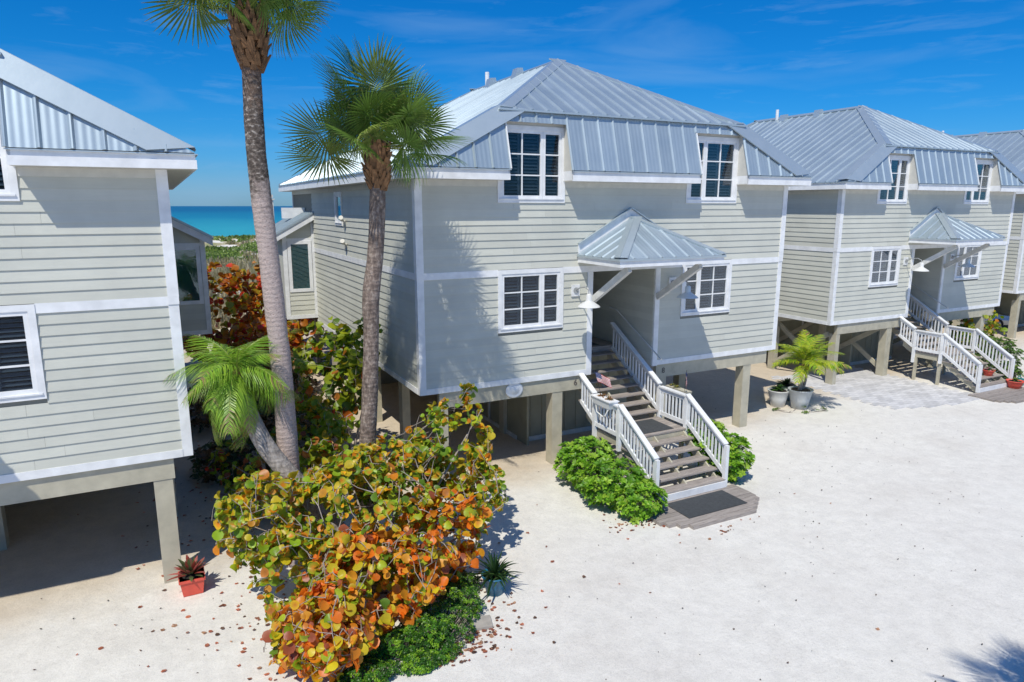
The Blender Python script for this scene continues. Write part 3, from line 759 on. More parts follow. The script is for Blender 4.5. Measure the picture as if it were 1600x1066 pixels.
    mb = MB()
    mb.box(px0+.04, px1-.04, pyf+.04, pyf+.07, zb_, zt_-.02); mb.box(px0+.04, px0+.07, pyf+.07, -.05, zb_, zt_-.02); mb.box(px1-.07, px1-.04, pyf+.07, -.05, zb_, zt_-.02)
    mb.split('portico_fascia', 'white', port)
    mb = MB(); mb.box(px0+.0, px1-.0, pyf+.0, pyf+.04, zt_-.055, zt_-.005); mb.box(px0, px0+.04, pyf+.04, -.05, zt_-.055, zt_-.005); mb.box(px1-.04, px1, pyf+.04, -.05, zt_-.055, zt_-.005); mb.split('portico_drip_edge', 'cap', port)
    mb = MB(); mb.box(px0+.07, px1-.07, pyf+.07, -.05, zb_+.02, zb_+.05); mb.build('portico_ceiling', 'cheek', port)
    for xx in (OX0-.08, OX1+.08):
        mb = MB(); mb.beam((xx, -.06, 4.62), (xx, -1.78, 5.68), .12, .17); mb.build('bracket', 'dirtywhite', port)
    # --- barn lamps
    for xx, zz, mt in ((4.53, 4.98, 'lampwhite'), (7.93, 5.02, 'lampgrey')):
        mb = MB(); mb.box(xx-.13, xx+.13, -.06, -.01, zz-.17, zz+.15); lp = mb.build('barn_lamp', 'white', H)
        mb = MB(); mb.lathe([(.0, 0), (.08, 0), (.08, .03), (.0, .03)], 16); 
        for i, v in enumerate(mb.v): mb.v[i] = (xx+v[0], -.06-v[2], zz+v[1])
        mb.build('lamp_plate', 'galv', lp)
        mb = MB(); mb.tube([(xx, -.07, zz), (xx-.01, -.3, zz+.1), (xx-.02, -.55, zz+.14), (xx-.03, -.72, zz+.08), (xx-.03, -.76, zz-.06)], .017, 8); mb.build('gooseneck_arm', 'galv', lp)
        mb = MB(); mb.lathe([(.03, .22), (.05, .22), (.075, .19), (.08, .05), (.10, .02), (.17, -.02), (.27, -.085), (.30, -.12), (.31, -.125), (.29, -.12), (.1, .0), (.0, .0)], 24, (xx-.03, -.76, zz-.24)); mb.build('lamp_shade', mt, lp, smooth=True)
    return H

H1 = make_house()
H1.location = (5.58, 15.85, 0)
H0 = copy_tree(H1); H0.location = (-12.22, 13.91, 0)
H2 = copy_tree(H1); H2.location = (23.7, 18.14, 0); H2.scale.x = .955
H3 = copy_tree(H1); H3.location = (41.4, 20.35, 0)
GH = 'raised beach houses in a row'
tag(H1, 'raised grey clapboard house with metal roof, nearest whole one, behind the two tall fan palms', 'house', GH)
tag(H0, 'raised grey clapboard house cut off by the left edge, red planter at its corner post', 'house', GH)
tag(H2, 'raised grey clapboard house second along, paved parking and leafy potted palm before it', 'house', GH)
tag(H3, 'farthest raised grey house, mostly cut off by the right edge, parked car beneath it', 'house', GH)
for h, dx in ((H0, .62),):
    for c in h.children:
        if c.name.startswith('stilt_post') and any(abs(v.co.x-11.3) < .3 for v in c.data.vertices): c.location.x = .62
# cross braces of the second house
for (xa, ya, xb, yb) in ((.6, .4, .6, 3.1), (4.0, .4, 4.0, 3.1), (8.6, .4, 8.6, 3.1), (4.0, 3.4, 4.0, 6.1)):
    for s_ in (0, 1):
        mb = MB(); z0, z1 = (.35, 2.1) if s_ else (2.1, .35)
        mb.beam((xa+(.09 if s_ else -.09), ya, z0), (xb+(.09 if s_ else -.09), yb, z1), .06, .2); mb.build('cross_brace', 'tan', H2)
# numerals and round plaque on the beam
def numeral(parent, x, z, y, ch, size=.2):
    cu = bpy.data.curves.new('house_number', 'FONT'); cu.body = ch; cu.size = size; cu.extrude = .006; cu.align_x = 'CENTER'
    o = bpy.data.objects.new('tmp', cu); COL.objects.link(o); bpy.context.view_layer.update()
    me = bpy.data.meshes.new_from_object(o.evaluated_get(bpy.context.evaluated_depsgraph_get())); bpy.data.objects.remove(o)
    me.materials.clear(); me.materials.append(M['bronze'])
    q = bpy.data.objects.new('house_number', me); COL.objects.link(q); q.parent = parent; q.location = (x, y, z); q.rotation_euler = (R(90), 0, 0); return q
numeral(H1, 4.62, 2.26, .012, '6', .24); numeral(H1, 7.78, 2.26, .012, '8', .24)
mb = MB(); mb.lathe([(.0, 0), (.2, 0), (.215, .012), (.2, .03), (.17, .028), (.12, .02), (.11, .032), (.05, .03), (.03, .045), (.0, .045)], 28)
mb.v = [(2.66+1.25*v[0],   .018-v[2], 2.36+v[1]) for v in mb.v]; mb.build('round_plaque', 'white', H1, smooth=True)

# ------------------------------------------------------------------ staircases
def make_stairs():
    S = empty('staircase', (0, 0, 0))
    X0, X1 = 4.77, 6.97; RI = .185; RUN = .31
    y1 = -3.55        # front of the first tread
    ly0, ly1 = -2.0, -.8
    treads = [(y1+i*RUN, .12+RI*(i+1)) for i in range(5)]; LZ = .12+RI*6
    for i, (y, z) in enumerate(treads):
        for k in range(2):
            mb = MB(); o_ = k*.152; mb.box(X0-.01+random.uniform(-.006, .006), X1+.01+random.uniform(-.006, .006), y+o_-.02, y+o_+.128, z-.04, z+random.uniform(-.002, .002)); mb.build('tread_board', 'deck', S)
    n = 8
    for i in range(n):
        y = ly0-.02+i*.152; mb = MB(); mb.box(X0+.02, X1-.02, y, y+.143, LZ-.04, LZ+random.uniform(-.002, .002)); mb.build('landing_board', 'deck', S)
    uy = ly1
    for i in range(8):
        y = uy+i*RUN; z = LZ+RI*(i+1)
        for k in range(2):
            mb = MB(); o_ = k*.152; xa = X0+.02 if y < -.15 else OX0+.04
            mb.box(xa, X1-.02, y+o_-.02, y+o_+.128, z-.04, z+random.uniform(-.002, .002)); mb.build('tread_board', 'deck', S)
    # stringers
    def stringer(x, ya, za, yb, zb, m='tan', h=.26, wd=.045):
        mb = MB(); mb.prism([Vector((x-wd/2, ya, za-h)), Vector((x-wd/2, yb, zb-h)), Vector((x-wd/2, yb, zb)), Vector((x-wd/2, ya, za))], (wd, 0, 0)); return mb.build('stringer', m, S)
    for x in (X0+.09, (X0+X1)/2, X1-.09):
        stringer(x, y1+.04, .20, ly0+.02, LZ-.05)
        xx = max(x, OX0+.08) if x < 5 else x
        stringer(x, ly1, LZ+.06, ly1+.55, LZ+.06+.55*RI/RUN); 
        stringer(xx, ly1+.55, LZ+.06+.55*RI/RUN, 1.65, 2.72)
    rb = MB(); rb.box(X0-.02, X1+.02, y1-.05, y1-.022, .09, .262); rb.build('bottom_riser', 'white', S)
    lf = MB(); lf.box(X0+.03, X1-.03, ly0+.0, ly0+.04, LZ-.24, LZ-.042); lf.box(X0+.03, X0+.07, ly0+.04, ly1, LZ-.24, LZ-.042); lf.box(X1-.07, X1-.03, ly0+.04, ly1, LZ-.24, LZ-.042); lf.box(X0+.07, X1-.07, ly1-.04, ly1, LZ-.24, LZ-.042)
    lf.split('landing_frame', 'tan', S)
    for x in (X0+.05, X1-.05):
        for y in (ly0+.1, ly1-.1):
            mb = MB(); mb.box(x-.05, x+.05, y-.05, y+.05, 0, LZ-.25); mb.build('landing_leg', 'tan', S)
    # railings
    RH = .92
    def rail(x, ya, za, yb, zb, nb, wall=False):
        """za/zb = walking line heights"""
        mb = MB(); mb.beam((x, ya, za+.14), (x, yb, zb+.14), .05, .11); mb.build('bottom_rail', 'white', S)
        mb = MB(); mb.beam((x, ya-.03, za+RH-.0), (x, yb+.03, zb+RH+.0), .15, .04); mb.beam((x, ya, za+RH-.09), (x, yb, zb+RH-.09), .045, .1); mb.build('handrail', 'white', S)
        for i in range(nb):
            t_ = (i+.5)/nb; y = ya+(yb-ya)*t_; z = za+(zb-za)*t_
            b = MB(); b.box(x-.02, x+.02, y-.02, y+.02, z+.16, z+RH-.1); b.build('baluster', 'white', S)
    def post(x, y, z0, z1, nm='newel_post', wd=.1):
        mb = MB(); mb.box(x-wd/2, x+wd/2, y-wd/2, y+wd/2, z0, z1); mb.build(nm, 'white', S)
    for x in (X0-.03, X1+.03):
        post(x, y1+.03, .088, .12+RH+.16); post(x, ly0+.05, .12+.8, LZ+RH-.02); post(x, ly1-.02, .75, LZ+RH-.02)
        rail(x, y1+.08, .12+RI, ly0, LZ+.03, 11)
        rail(x, ly0+.1, LZ-.02, ly1-.07, LZ-.02, 7)
    x = X1+.03; rail(x, ly1+.03, LZ+.05, 1.62, LZ+.05+(1.59-ly1)*RI/RUN, 16)
    x = X0-.03; rail(x, ly1+.03, LZ+.05, -.1, LZ+.05+(-.13-ly1)*RI/RUN, 5)
    return S
S1 = make_stairs(); S1.location = (5.58, 15.85, 0)
S2 = copy_tree(S1); S2.location = (23.30, 18.14, 0)
S3 = copy_tree(S1); S3.location = (41.2, 20.35, 0)
GS = 'white railed entry staircases'
tag(S1, 'white railed timber staircase between two green shrubs, flower box on its rail', 'staircase', GS)
tag(S2, 'white railed timber staircase beside the paved parking, red pots at its foot', 'staircase', GS)
tag(S3, 'white railed staircase of the farthest house, beyond the right edge', 'staircase', GS)
def plank_pad(name, loc, lab):
    P = empty(name, loc, label=lab, cat='deck pad', group='wooden pads at the stair feet')
    for i in range(9):
        y = -1.42+i*.158; t_ = abs(i-3.2)
        l = 4.15+.0*i + max(0, (2.5-i))*.14*1.6; r_ = 7.32-max(0, (3.2-i))*.2
        mb = MB(); mb.box(l, r_, y, y+.148, .0, .082+random.uniform(-.004, .004)); mb.build('plank', 'deck', P)
    return P
plank_pad('plank_pad', (5.58, 12.35, 0), 'grey plank pad with black mat at the foot of the nearest stairs')
plank_pad('plank_pad', (23.3, 14.64, 0), 'grey plank pad at the foot of the farther stairs, red pots on it')
def mat_(loc, sx, sy, lab):
    mb = MB(); mb.box(-sx/2, sx/2, -sy/2, sy/2, 0, .012)
    o = mb.build('rubber_mat', 'mat'); o.location = loc; tag(o, lab, 'door mat', 'black rubber mats'); return o
mat_((11.4, 11.72, .0875), 1.85, .86, 'large black rubber mat on the plank pad below the stairs')
mat_((11.5, 14.42, 1.234), 1.4, .95, 'black rubber mat on the mid landing of the stairs')
mat_((11.5, 18.1, 2.905), 1.5, .8, 'black mat at the top of the stairs before the doors in shade')

# ------------------------------------------------------------------ leaf and plant builders
def leaf_disc(n=10, cup=.18, seedv=0, c_mid=(.2, .2, .05), c_rim=(.3, .3, .06), c_vein=None):
    rnd = random.Random(seedv); v = [(0, 0, -.02), (.52, 0, 0)]; col = [(*(c_vein or c_mid), 1), (*c_mid, 1)]
    for i in range(n):
        a = 2*math.pi*i/n; r_ = .5*(1+rnd.uniform(-.07, .05)); x = .52+r_*math.cos(a); y = .53*r_/.5*math.sin(a)
        v.append((x, y, cup*(abs(y)*.55+y*y*1.2+(x-.5)**2*(.9 if seedv % 2 else -.7))+rnd.uniform(-.045, .045))); col.append((*c_rim, 1))
    f = [(1, 2+i, 2+(i+1) % n) for i in range(n)]
    return v, f, col
def grape_palette(kind):
    G = [(.20, .31, .015), (.29, .36, .02), (.35, .39, .02), (.11, .20, .015)]
    Y = [(.47, .38, .015), (.52, .35, .015), (.40, .31, .02)]
    O = [(.55, .19, .012), (.58, .14, .01), (.42, .15, .02), (.52, .24, .02)]
    Rr = [(.58, .05, .02), (.40, .05, .025), (.26, .07, .03)]
    w_ = {'front': (.60, .22, .155, .025), 'low': (.24, .30, .41, .05), 'green': (.80, .12, .05, .03), 'autumn': (.15, .22, .45, .18), 'dim': (.62, .12, .18, .08)}[kind]
    return G, Y, O, Rr, w_
def pick_col(rnd, kind):
    G, Y, O, Rr, w_ = grape_palette(kind); r_ = rnd.random()
    s = G if r_ < w_[0] else Y if r_ < w_[0]+w_[1] else O if r_ < w_[0]+w_[1]+w_[2] else Rr
    rim = rnd.choice(s); mid = rim
    if s in (G, Y) and kind in ('front', 'low', 'autumn') and rnd.random() < .5: mid = rnd.choice(O)
    elif rnd.random() < .3: mid = tuple(c*.75 for c in rim)
    j = rnd.uniform(1.15, 1.65) if kind in ('front', 'low') else rnd.uniform(.8, 1.2)
    return tuple(c*j for c in mid), tuple(c*j for c in rim)
def rot_to(d, roll, rnd):
    q = Vector(d).to_track_quat('X', 'Z'); return q @ Quaternion((1, 0, 0), roll)

def sea_grape(name, base, blobs, ntips, label, cat, kinds, leaf=.2, seed=1, parts=300, per=(4, 7), group=None, twigr=.02):
    """blobs: (centre, radii, weight). Skeleton grows to tips spread through the blobs, rosettes of round leaves sit at the tips"""
    rnd = random.Random(seed); root = empty(name, base, label=label, cat=cat, group=group)
    B = Vector(base)
    tips = []; tw = sum(b[2] for b in blobs)
    for bi, (c, r_, wt) in enumerate(blobs):
        k = int(ntips*wt/tw)
        while k > 0:
            d = Vector((rnd.gauss(0, 1), rnd.gauss(0, 1), rnd.gauss(0, 1))).normalized()
            q = (rnd.random()**.33) if rnd.random() < .25 else rnd.uniform(.78, 1.03)
            p = Vector(c)+Vector((d.x*r_[0], d.y*r_[1], d.z*r_[2]))*q
            if p.z < .12: continue
            n_ = noise.noise(p*1.1+Vector((seed*3.1, 0, 0)))
            if n_ < -.22: 
                if rnd.random() < .6: continue
            tips.append((p, d, bi)); k -= 1
    # skeleton: nodes joined to nearest node nearer to the base
    nodes = [(B.copy(), -1)]
    stems = MB()
    order = sorted(tips, key=lambda t_: (t_[0]-B).length)
    pts = [B+Vector((rnd.uniform(-.25, .25), rnd.uniform(-.25, .25), .15)) for _ in range(5)]
    segs = []
    for p, d, bi in order:
        best = min(pts[::1] if len(pts) < 400 else rnd.sample(pts, 300)+pts[:5], key=lambda q: (q-p).length + .25*max(0, (q-B).length-(p-B).length+.2))
        mid = (best+p)/2+Vector((rnd.uniform(-.06, .06), rnd.uniform(-.06, .06), rnd.uniform(-.02, .1)))
        segs.append((best, mid, p)); pts.append(p); pts.append(mid)
    for a, m_, b in segs:
        r0 = max(.006, twigr*.75*(1-.16*(a-B).length)); 
        stems.tube([a, m_, b], [r0, r0*.7, .005], 4, cap=False)
    for i in range(6):  # main limbs
        t_ = rnd.choice(order[len(order)//3:])[0]; a = B+Vector((rnd.uniform(-.2, .2), rnd.uniform(-.2, .2), -.05)); m_ = a.lerp(t_, .5)+Vector((rnd.uniform(-.15, .15), rnd.uniform(-.15, .15), .15))
        stems.tube([a, a.lerp(m_, .5)+Vector((rnd.uniform(-.06, .06), .05, .03)), m_, t_], [twigr*2.1, twigr*1.7, twigr*1.2, .008], 6, cap=False)
    stems.v = [tuple(Vector(v)-B) for v in stems.v]
    so_ = stems.build('branches', 'twig', root, fix=False, smooth=True); so_['kind'] = 'stuff'
    leaves = []
    for p, d, bi in tips:
        kd = kinds[bi] if isinstance(kinds, (list, tuple)) else kinds
        n_ = rnd.randint(*per)
        stemd = (d+Vector((0, 0, .5))).normalized()
        for i in range(n_):
            a = rnd.uniform(0, 6.28); side_ = stemd.orthogonal(); side_.rotate(Quaternion(stemd, a))
            dr = (side_*rnd.uniform(.6, 1.2)+stemd*rnd.uniform(-.1, .8)).normalized()
            pos = p-stemd*rnd.uniform(0, .22)
            # leaf face turned outward / up to the light
            nrm = (stemd*rnd.uniform(.4, 1.0)+SUN*rnd.uniform(.0, .7)+Vector((rnd.uniform(-.9, .9), rnd.uniform(-.9, .9), rnd.uniform(-.6, .6)))).normalized()
            x = (dr-nrm*dr.dot(nrm)); 
            if x.length < .1: continue
            x.normalize(); y = nrm.cross(x)
            sz = leaf*rnd.choice((rnd.uniform(.45, .8), rnd.uniform(.75, 1.2)))
            mt = Matrix((( x.x*sz, y.x*sz, nrm.x*sz, pos.x-B.x), (x.y*sz, y.y*sz, nrm.y*sz, pos.y-B.y), (x.z*sz, y.z*sz, nrm.z*sz, pos.z-B.z), (0, 0, 0, 1)))
            leaves.append((mt, kd, (pos-Vector((0, 0, CAMZ))).length-.4*d.dot((Vector((0, 0, CAMZ))-pos).normalized())))
    leaves.sort(key=lambda t_: t_[2])
    var = {}
    def getv(kd, i):
        if (kd, i) not in var:
            m_, r_ = pick_col(rnd, kd); var[(kd, i)] = leaf_disc(10, rnd.choice((.3, .6, -.25, .85, .5)), i, m_, r_, tuple(min(1, c*1.3) for c in m_))
        return var[(kd, i)]
    meshes = {}
    big = MB(); tint = []
    for i, (mt, kd, _) in enumerate(leaves):
        vi = rnd.randrange(26 if i >= parts else 18); v, f, c = getv(kd, vi)
        if i < parts:
            if (kd, vi) not in meshes:
                mb = MB(); mb.v = v; mb.f = f; meshes[(kd, vi)] = mb.mesh('leaf', M['leaf'], fix=False, tint=c, smooth=True)
            part('leaf', root, meshes[(kd, vi)], mt)
        else:
            big.add([mt @ Vector(q) for q in v], f); tint += c
    if big.v:
        o = big.build('foliage', 'leaf', root, fix=False, tint=tint, smooth=True); o['kind'] = 'stuff'
    return root

def tuft_shrub(name, base, blobs, ntips, label, cat, cols, leaf=.085, seed=1, group=None, per=(7, 10)):
    """dense small-leaved shrub: whorls of obovate leaves"""
    rnd = random.Random(seed); root = empty(name, base, label=label, cat=cat, group=group); B = Vector(base)
    mb = MB(); tint = []; st = MB()
    for c, r_, wt in blobs:
        for _ in range(int(ntips*wt)):
            d = Vector((rnd.gauss(0, 1), rnd.gauss(0, 1), rnd.gauss(0, 1)+.25)).normalized()
            p = Vector(c)+Vector((d.x*r_[0], d.y*r_[1], d.z*r_[2]))*(rnd.uniform(.8, 1.06) if rnd.random() < .8 else rnd.uniform(.4, .8))
            p += Vector((noise.noise(p*3), noise.noise(p*3+Vector((9, 0, 0))), noise.noise(p*3+Vector((0, 9, 0)))))*.12
            if p.z < .04: continue
            ax = (d*.6+Vector((0, 0, .7))+Vector((rnd.uniform(-.3, .3), rnd.uniform(-.3, .3), 0))).normalized()
            st.tube([p-ax*.22-d*.1, p], [.006, .004], 3, cap=False)
            base_c = rnd.choice(cols); s1 = ax.orthogonal().normalized()
            n_ = rnd.randint(*per); tilt = rnd.uniform(.25, .6)
            for i in range(n_):
                a = 6.283*i/n_+rnd.uniform(-.3, .3); rr = Quaternion(ax, a) @ s1
                dr = (rr+ax*tilt*rnd.uniform(.5, 1.5)).normalized(); nr = (ax-dr*ax.dot(dr)).normalized(); y = dr.cross(nr)
                L_ = leaf*rnd.uniform(.75, 1.25); w_ = L_*.26
                j = rnd.uniform(.75, 1.25); c4 = (base_c[0]*j, base_c[1]*j, base_c[2]*j, 1); k0 = p+dr*.008
                mb.add([k0, k0+dr*L_*.6+y*w_+nr*.006, k0+dr*L_-nr*.012, k0+dr*L_*.6-y*w_+nr*.006], [(0, 1, 2, 3)]); tint += [c4]*4
    for m_ in (mb, st): m_.v = [tuple(Vector(v)-B) for v in m_.v]
    o = mb.build('foliage', 'leaf', root, fix=False, tint=tint); o['kind'] = 'stuff'
    for i in range(7):
        c, r_, _ = rnd.choice(blobs); st.tube([(rnd.uniform(-.12, .12), rnd.uniform(-.12, .12), -.03), tuple((Vector(c)-B)*.5+Vector((rnd.uniform(-.1, .1), rnd.uniform(-.1, .1), 0))), tuple(Vector(c)-B+Vector((rnd.uniform(-.3, .3), rnd.uniform(-.3, .3), r_[2]*.4)))], [.02, .014, .006], 5, cap=False)
    o = st.build('branches', 'twig', root, fix=False); o['kind'] = 'stuff'
    return root

# ---- fan leaf of a cabbage palm (petiole + pleated blade), grows along +X
def fan_leaf(seedv, rad=.85, pet=1.0, droop=.5, dead=0.0):
    rnd = random.Random(seedv); mb = MB(); tint = []
    def addc(n, c): tint.extend([(*c, 1)]*n)
    gr = (.10, .175, .03) if rnd.random() < .6 else (.17, .23, .045)
    j = rnd.uniform(.8, 1.2); gr = tuple(c*j for c in gr)
    # petiole curving down a little
    P = [Vector((pet*t_, 0, -.12*droop*t_*t_)) for t_ in (0, .33, .66, 1)]
    k = len(mb.v); mb.tube(P, [.028, .02, .017, .015], 5, cap=False); addc(len(mb.v)-k, (.20, .25, .05))
    hub = P[-1]; nseg = 46
    # costa curves back: blade plane rotates downward towards the tip
    for i in range(nseg):
        a = R(-152)+R(304)*i/(nseg-1)+rnd.uniform(-.02, .02)
        L_ = rad*(.72+.28*math.cos(a*.5))*rnd.uniform(.9, 1.06)
        dirv = Vector((math.cos(a), math.sin(a), 0))
        side_ = Vector((-math.sin(a), math.cos(a), 0))
        hw = .5*rad*.5*R(304)/nseg*.80
        rows = []
        N = 6
        costa = hub+Vector((max(0, math.cos(a))*.22, 0, -.03))
        wilt = rnd.uniform(.6, 1.4)
        for q in range(N+1):
            t_ = q/N; r_ = L_*t_
            zdrop = -droop*(.22*t_**2+.55*max(0, t_-.55)**1.6*wilt)*rad*1.6 - (.28*droop*math.sin(a)**2)*t_*rad*.9
            c_ = costa*(1-0)+dirv*r_*(1-.12*droop*t_*t_)+Vector((0, 0, zdrop))
            wdt = hw*2.3*t_ if t_ < .42 else hw*.966*(1-((t_-.42)/.58)**1.4)+.003
            rows.append((c_-side_*wdt, c_+Vector((0, 0, .25*wdt+.002)), c_+side_*wdt))
        k = len(mb.v)
        for r3 in rows: mb.v += [tuple(p) for p in r3]
        for q in range(N):
            o_ = k+q*3; mb.f += [(o_, o_+3, o_+4, o_+1), (o_+1, o_+4, o_+5, o_+2)]
        jj = rnd.uniform(.8, 1.25)
        for q in range(N+1):
            t_ = q/N; c = tuple(x*jj*(1+.35*t_) for x in gr)
            if t_ > .85 and rnd.random() < .5: c = (.30, .24, .10)
            if rnd.random() < dead: c = (.26, .19, .09)
            for _ in range(3): tint.append((*c, 1))
    return mb.mesh('frond', M['palmleaf'], fix=False, tint=tint)
FANS = [fan_leaf(100+i, rad=.86+.08*(i % 3), pet=.85+.12*(i % 3), droop=(.12, .22, .35, .16, .5)[i % 5]) for i in range(10)]
def trunk_mesh(pts, rads, n=20, bumpy=.012, seedv=0, ringgap=.11):
    """trunk with leaf-scar rings: many rows with slightly uneven radius"""
    pts = [Vector(p) for p in pts]; cum = [0]
    for a, b in zip(pts, pts[1:]): cum.append(cum[-1]+(b-a).length)
    tot = cum[-1]; m = max(8, int(tot/(ringgap/2))); P = []; Rr = []
    for i in range(m+1):
        s_ = tot*i/m; k = 0
        while k < len(cum)-2 and cum[k+1] < s_: k += 1
        t_ = (s_-cum[k])/(cum[k+1]-cum[k])
        p0 = pts[max(k-1, 0)]; p1 = pts[k]; p2 = pts[k+1]; p3 = pts[min(k+2, len(pts)-1)]
        P.append(.5*((2*p1)+(p2-p0)*t_+(2*p0-5*p1+4*p2-p3)*t_*t_+(3*p1-p0-3*p2+p3)*t_**3))
        Rr.append((rads[k]+(rads[k+1]-rads[k])*t_)*(1+(.011 if i % 2 else -.008)+.045*noise.noise(Vector((s_*1.3, seedv, 0)))))
    mb = MB(); mb.tube(P, Rr, n)
    for i, v in enumerate(mb.v):
        q = Vector(v); k = min(i//n, m); c = P[k]; d = (q-c); 
        mb.v[i] = tuple(c+d*(1+bumpy*8*noise.noise(q*5+Vector((seedv, 0, 0)))*.35))
    return mb
def cabbage_palm(base, pts, rads, hub, nfr, label, seed, bark, boots=True, boot_r=.27, boot_h=.95, low=-35, fs=.8):
    rnd = random.Random(seed); B = Vector(base); T_ = empty('cabbage_palm', base, label=label, cat='palm tree', group='tall fan palms')
    trunk_mesh([Vector(p)-B for p in pts], rads, seedv=seed).build('trunk', bark, T_, smooth=True)
    hubv = Vector(hub)-B; top = Vector(pts[-1])-B
    if boots:
        mb = MB(); n_ = 110
        for i in range(n_):
            t_ = i/n_; a = i*2.4+rnd.uniform(-.2, .2); z = -boot_h+t_*boot_h*1.15; prof = math.sin(min(1, max(0, (t_*.95+.1)))*math.pi*.8)**.7
            r_ = .13+(boot_r-.13)*prof
            o_ = Vector((math.cos(a), math.sin(a), 0)); s_ = Vector((-math.sin(a), math.cos(a), 0)); b0 = top+Vector((0, 0, z))+o_*(r_*.62)
            L_ = rnd.uniform(.16, .3); out_ = rnd.uniform(.06, .15)
            tip = b0+o_*out_+Vector((0, 0, L_)); w0 = rnd.uniform(.05, .075); w1 = w0*rnd.uniform(.25, .6)
            tw_ = s_*rnd.uniform(-.05, .05)
            mb.hexa([b0-s_*w0-o_*.03, b0+s_*w0-o_*.03, b0+s_*w0+o_*.05, b0-s_*w0+o_*.05, tip-s_*w1-o_*.012+tw_, tip+s_*w1-o_*.012+tw_, tip+s_*w1+o_*.012+tw_, tip-s_*w1+o_*.012+tw_])
        mb.tube([top+Vector((0, 0, -boot_h)), top+Vector((0, 0, -boot_h*.4)), top+Vector((0, 0, .1))], [.15, .2, .13], 12)
        mb.build('leaf_bases', 'boot', T_, fix=False)['kind'] = 'stuff'
    for i in range(nfr):
        az = i*2.39996+rnd.uniform(-.25, .25); t_ = (i+.5)/nfr
        el = R(82)-(R(82)-R(low))*t_**.85+rnd.uniform(-.1, .1)
        d = Vector((math.cos(az)*math.cos(el), math.sin(az)*math.cos(el), math.sin(el)))
        upv = Vector((0, 0, 1)) if abs(d.z) < .95 else Vector((-math.cos(az), -math.sin(az), 0))
        y = upv.cross(d).normalized(); z = d.cross(y); s_ = rnd.uniform(.85, 1.08)*fs
        rl = Quaternion(d, rnd.uniform(-1.1, 1.1)); y = rl @ y; z = rl @ z
        o_ = hubv+d*.06+Vector((0, 0, -.22*t_))
        mt = Matrix(((d.x*s_, y.x*s_, z.x*s_, o_.x), (d.y*s_, y.y*s_, z.y*s_, o_.y), (d.z*s_, y.z*s_, z.z*s_, o_.z), (0, 0, 0, 1)))
        part('frond', T_, FANS[rnd.randrange(len(FANS))], mt)
    return T_
# short palm in front of the main house
cabbage_palm((3.62, 14.0, 0), [(3.62, 14.0, -.1), (3.64, 14.0, 1.6), (3.77, 14.0, 3.2), (3.86, 14.0, 4.6), (3.88, 14.0, 5.35), (4.02, 14.0, 6.3), (4.1, 14.0, 7.3), (4.13, 14.0, 8.3)],
             [.2, .18, .17, .16, .18, .165, .165, .14], (4.15, 14.0, 8.62), 38, 'shorter fan palm with full round crown, slim trunk rising through the orange bush', 3, 'bark_short', low=-6, boot_h=.75, boot_r=.29, fs=.82)
# tall palm, crown cut by the top of the picture
cabbage_palm((2.02, 13.5, 0), [(2.02, 13.5, -.1), (1.95, 13.5, 2.0), (1.93, 13.5, 4.0), (1.85, 13.5, 6.0), (1.77, 13.5, 7.5), (1.74, 13.5, 8.6), (1.78, 13.5, 10.4)],
             [.21, .2, .195, .185, .18, .17, .16], (1.79, 13.5, 10.78), 42, 'taller fan palm with pinkish pale trunk, crown cut off by the top edge', 11, 'bark_tall', low=-2, boot_r=.37, boot_h=.82, fs=.82)
# palm beside the viewpoint that throws the frond shadow on the sand
cabbage_palm((9.0, 1.75, 0), [(9.0, 1.75, -.1), (9.02, 1.75, 1.5), (8.95, 1.75, 3), (9.0, 1.75, 4.0)], [.22, .2, .18, .15], (9.0, 1.75, 4.2), 38, 'fan palm outside the picture throwing frond shadows onto the lower right sand', 21, 'bark_short')

# ---- feather frond (pinnate), grows along +X
def feather(seedv, L_=1.9, leaf=.5, arch=1.0, cols=((.19, .36, .03), (.28, .44, .04)), n=52, wd=.014, hang=.5, dead=.1):
    rnd = random.Random(seedv); mb = MB(); tint = []
    def ctr(t_): return Vector((L_*(t_-.18*arch*t_*t_), 0, L_*(.18*t_-.62*arch*t_*t_)))
    pts = [ctr(i/8) for i in range(9)]; mb.tube(pts, [.018, .015, .013, .012, .01, .008, .006, .005, .003], 4, cap=False); tint += [(.30, .34, .07, 1)]*len(mb.v)
    for i in range(n):
        t_ = .12+.88*(i+.5)/n; p = ctr(t_); tg = (ctr(min(1, t_+.02))-ctr(t_-.02)).normalized()
        ll = leaf*(math.sin(math.pi*min(1, .12+t_*.86))**.6)*rnd.uniform(.85, 1.1)
        for sg in (-1, 1):
            dr = (Vector((0, sg, 0))*.9+tg*rnd.uniform(.45, .8)+Vector((0, 0, rnd.uniform(-.1, .35)))).normalized()
            c = rnd.choice(cols); jj = rnd.uniform(.8, 1.25); c = (c[0]*jj, c[1]*jj, c[2]*jj, 1)
            if t_ > .8 and rnd.random() < dead*4: c = (.30, .20, .09, 1)
            ax = tg.cross(dr).normalized(); sd = dr.cross(ax).normalized()
            k = len(mb.v); N = 3
            for q in range(N+1):
                s_ = q/N; c_ = p+dr*ll*s_*(1-.25*hang*s_)+Vector((0, 0, -hang*ll*s_*s_*.75)); w_ = wd*(.6 if q == 0 else (1-s_)**.6+.05)
                mb.v += [tuple(c_-sd*w_), tuple(c_+sd*w_)]; tint += [c, c]
            for q in range(N): o_ = k+q*2; mb.f.append((o_, o_+1, o_+3, o_+2))
    return mb.mesh('frond', M['palmleaf'], fix=False, tint=tint)
FEA = [feather(200+i, 1.75+.1*(i % 3), .68, (.95, 1.2, 1.45)[i % 3], hang=(.8, 1.1, 1.3)[i % 3]) for i in range(6)]
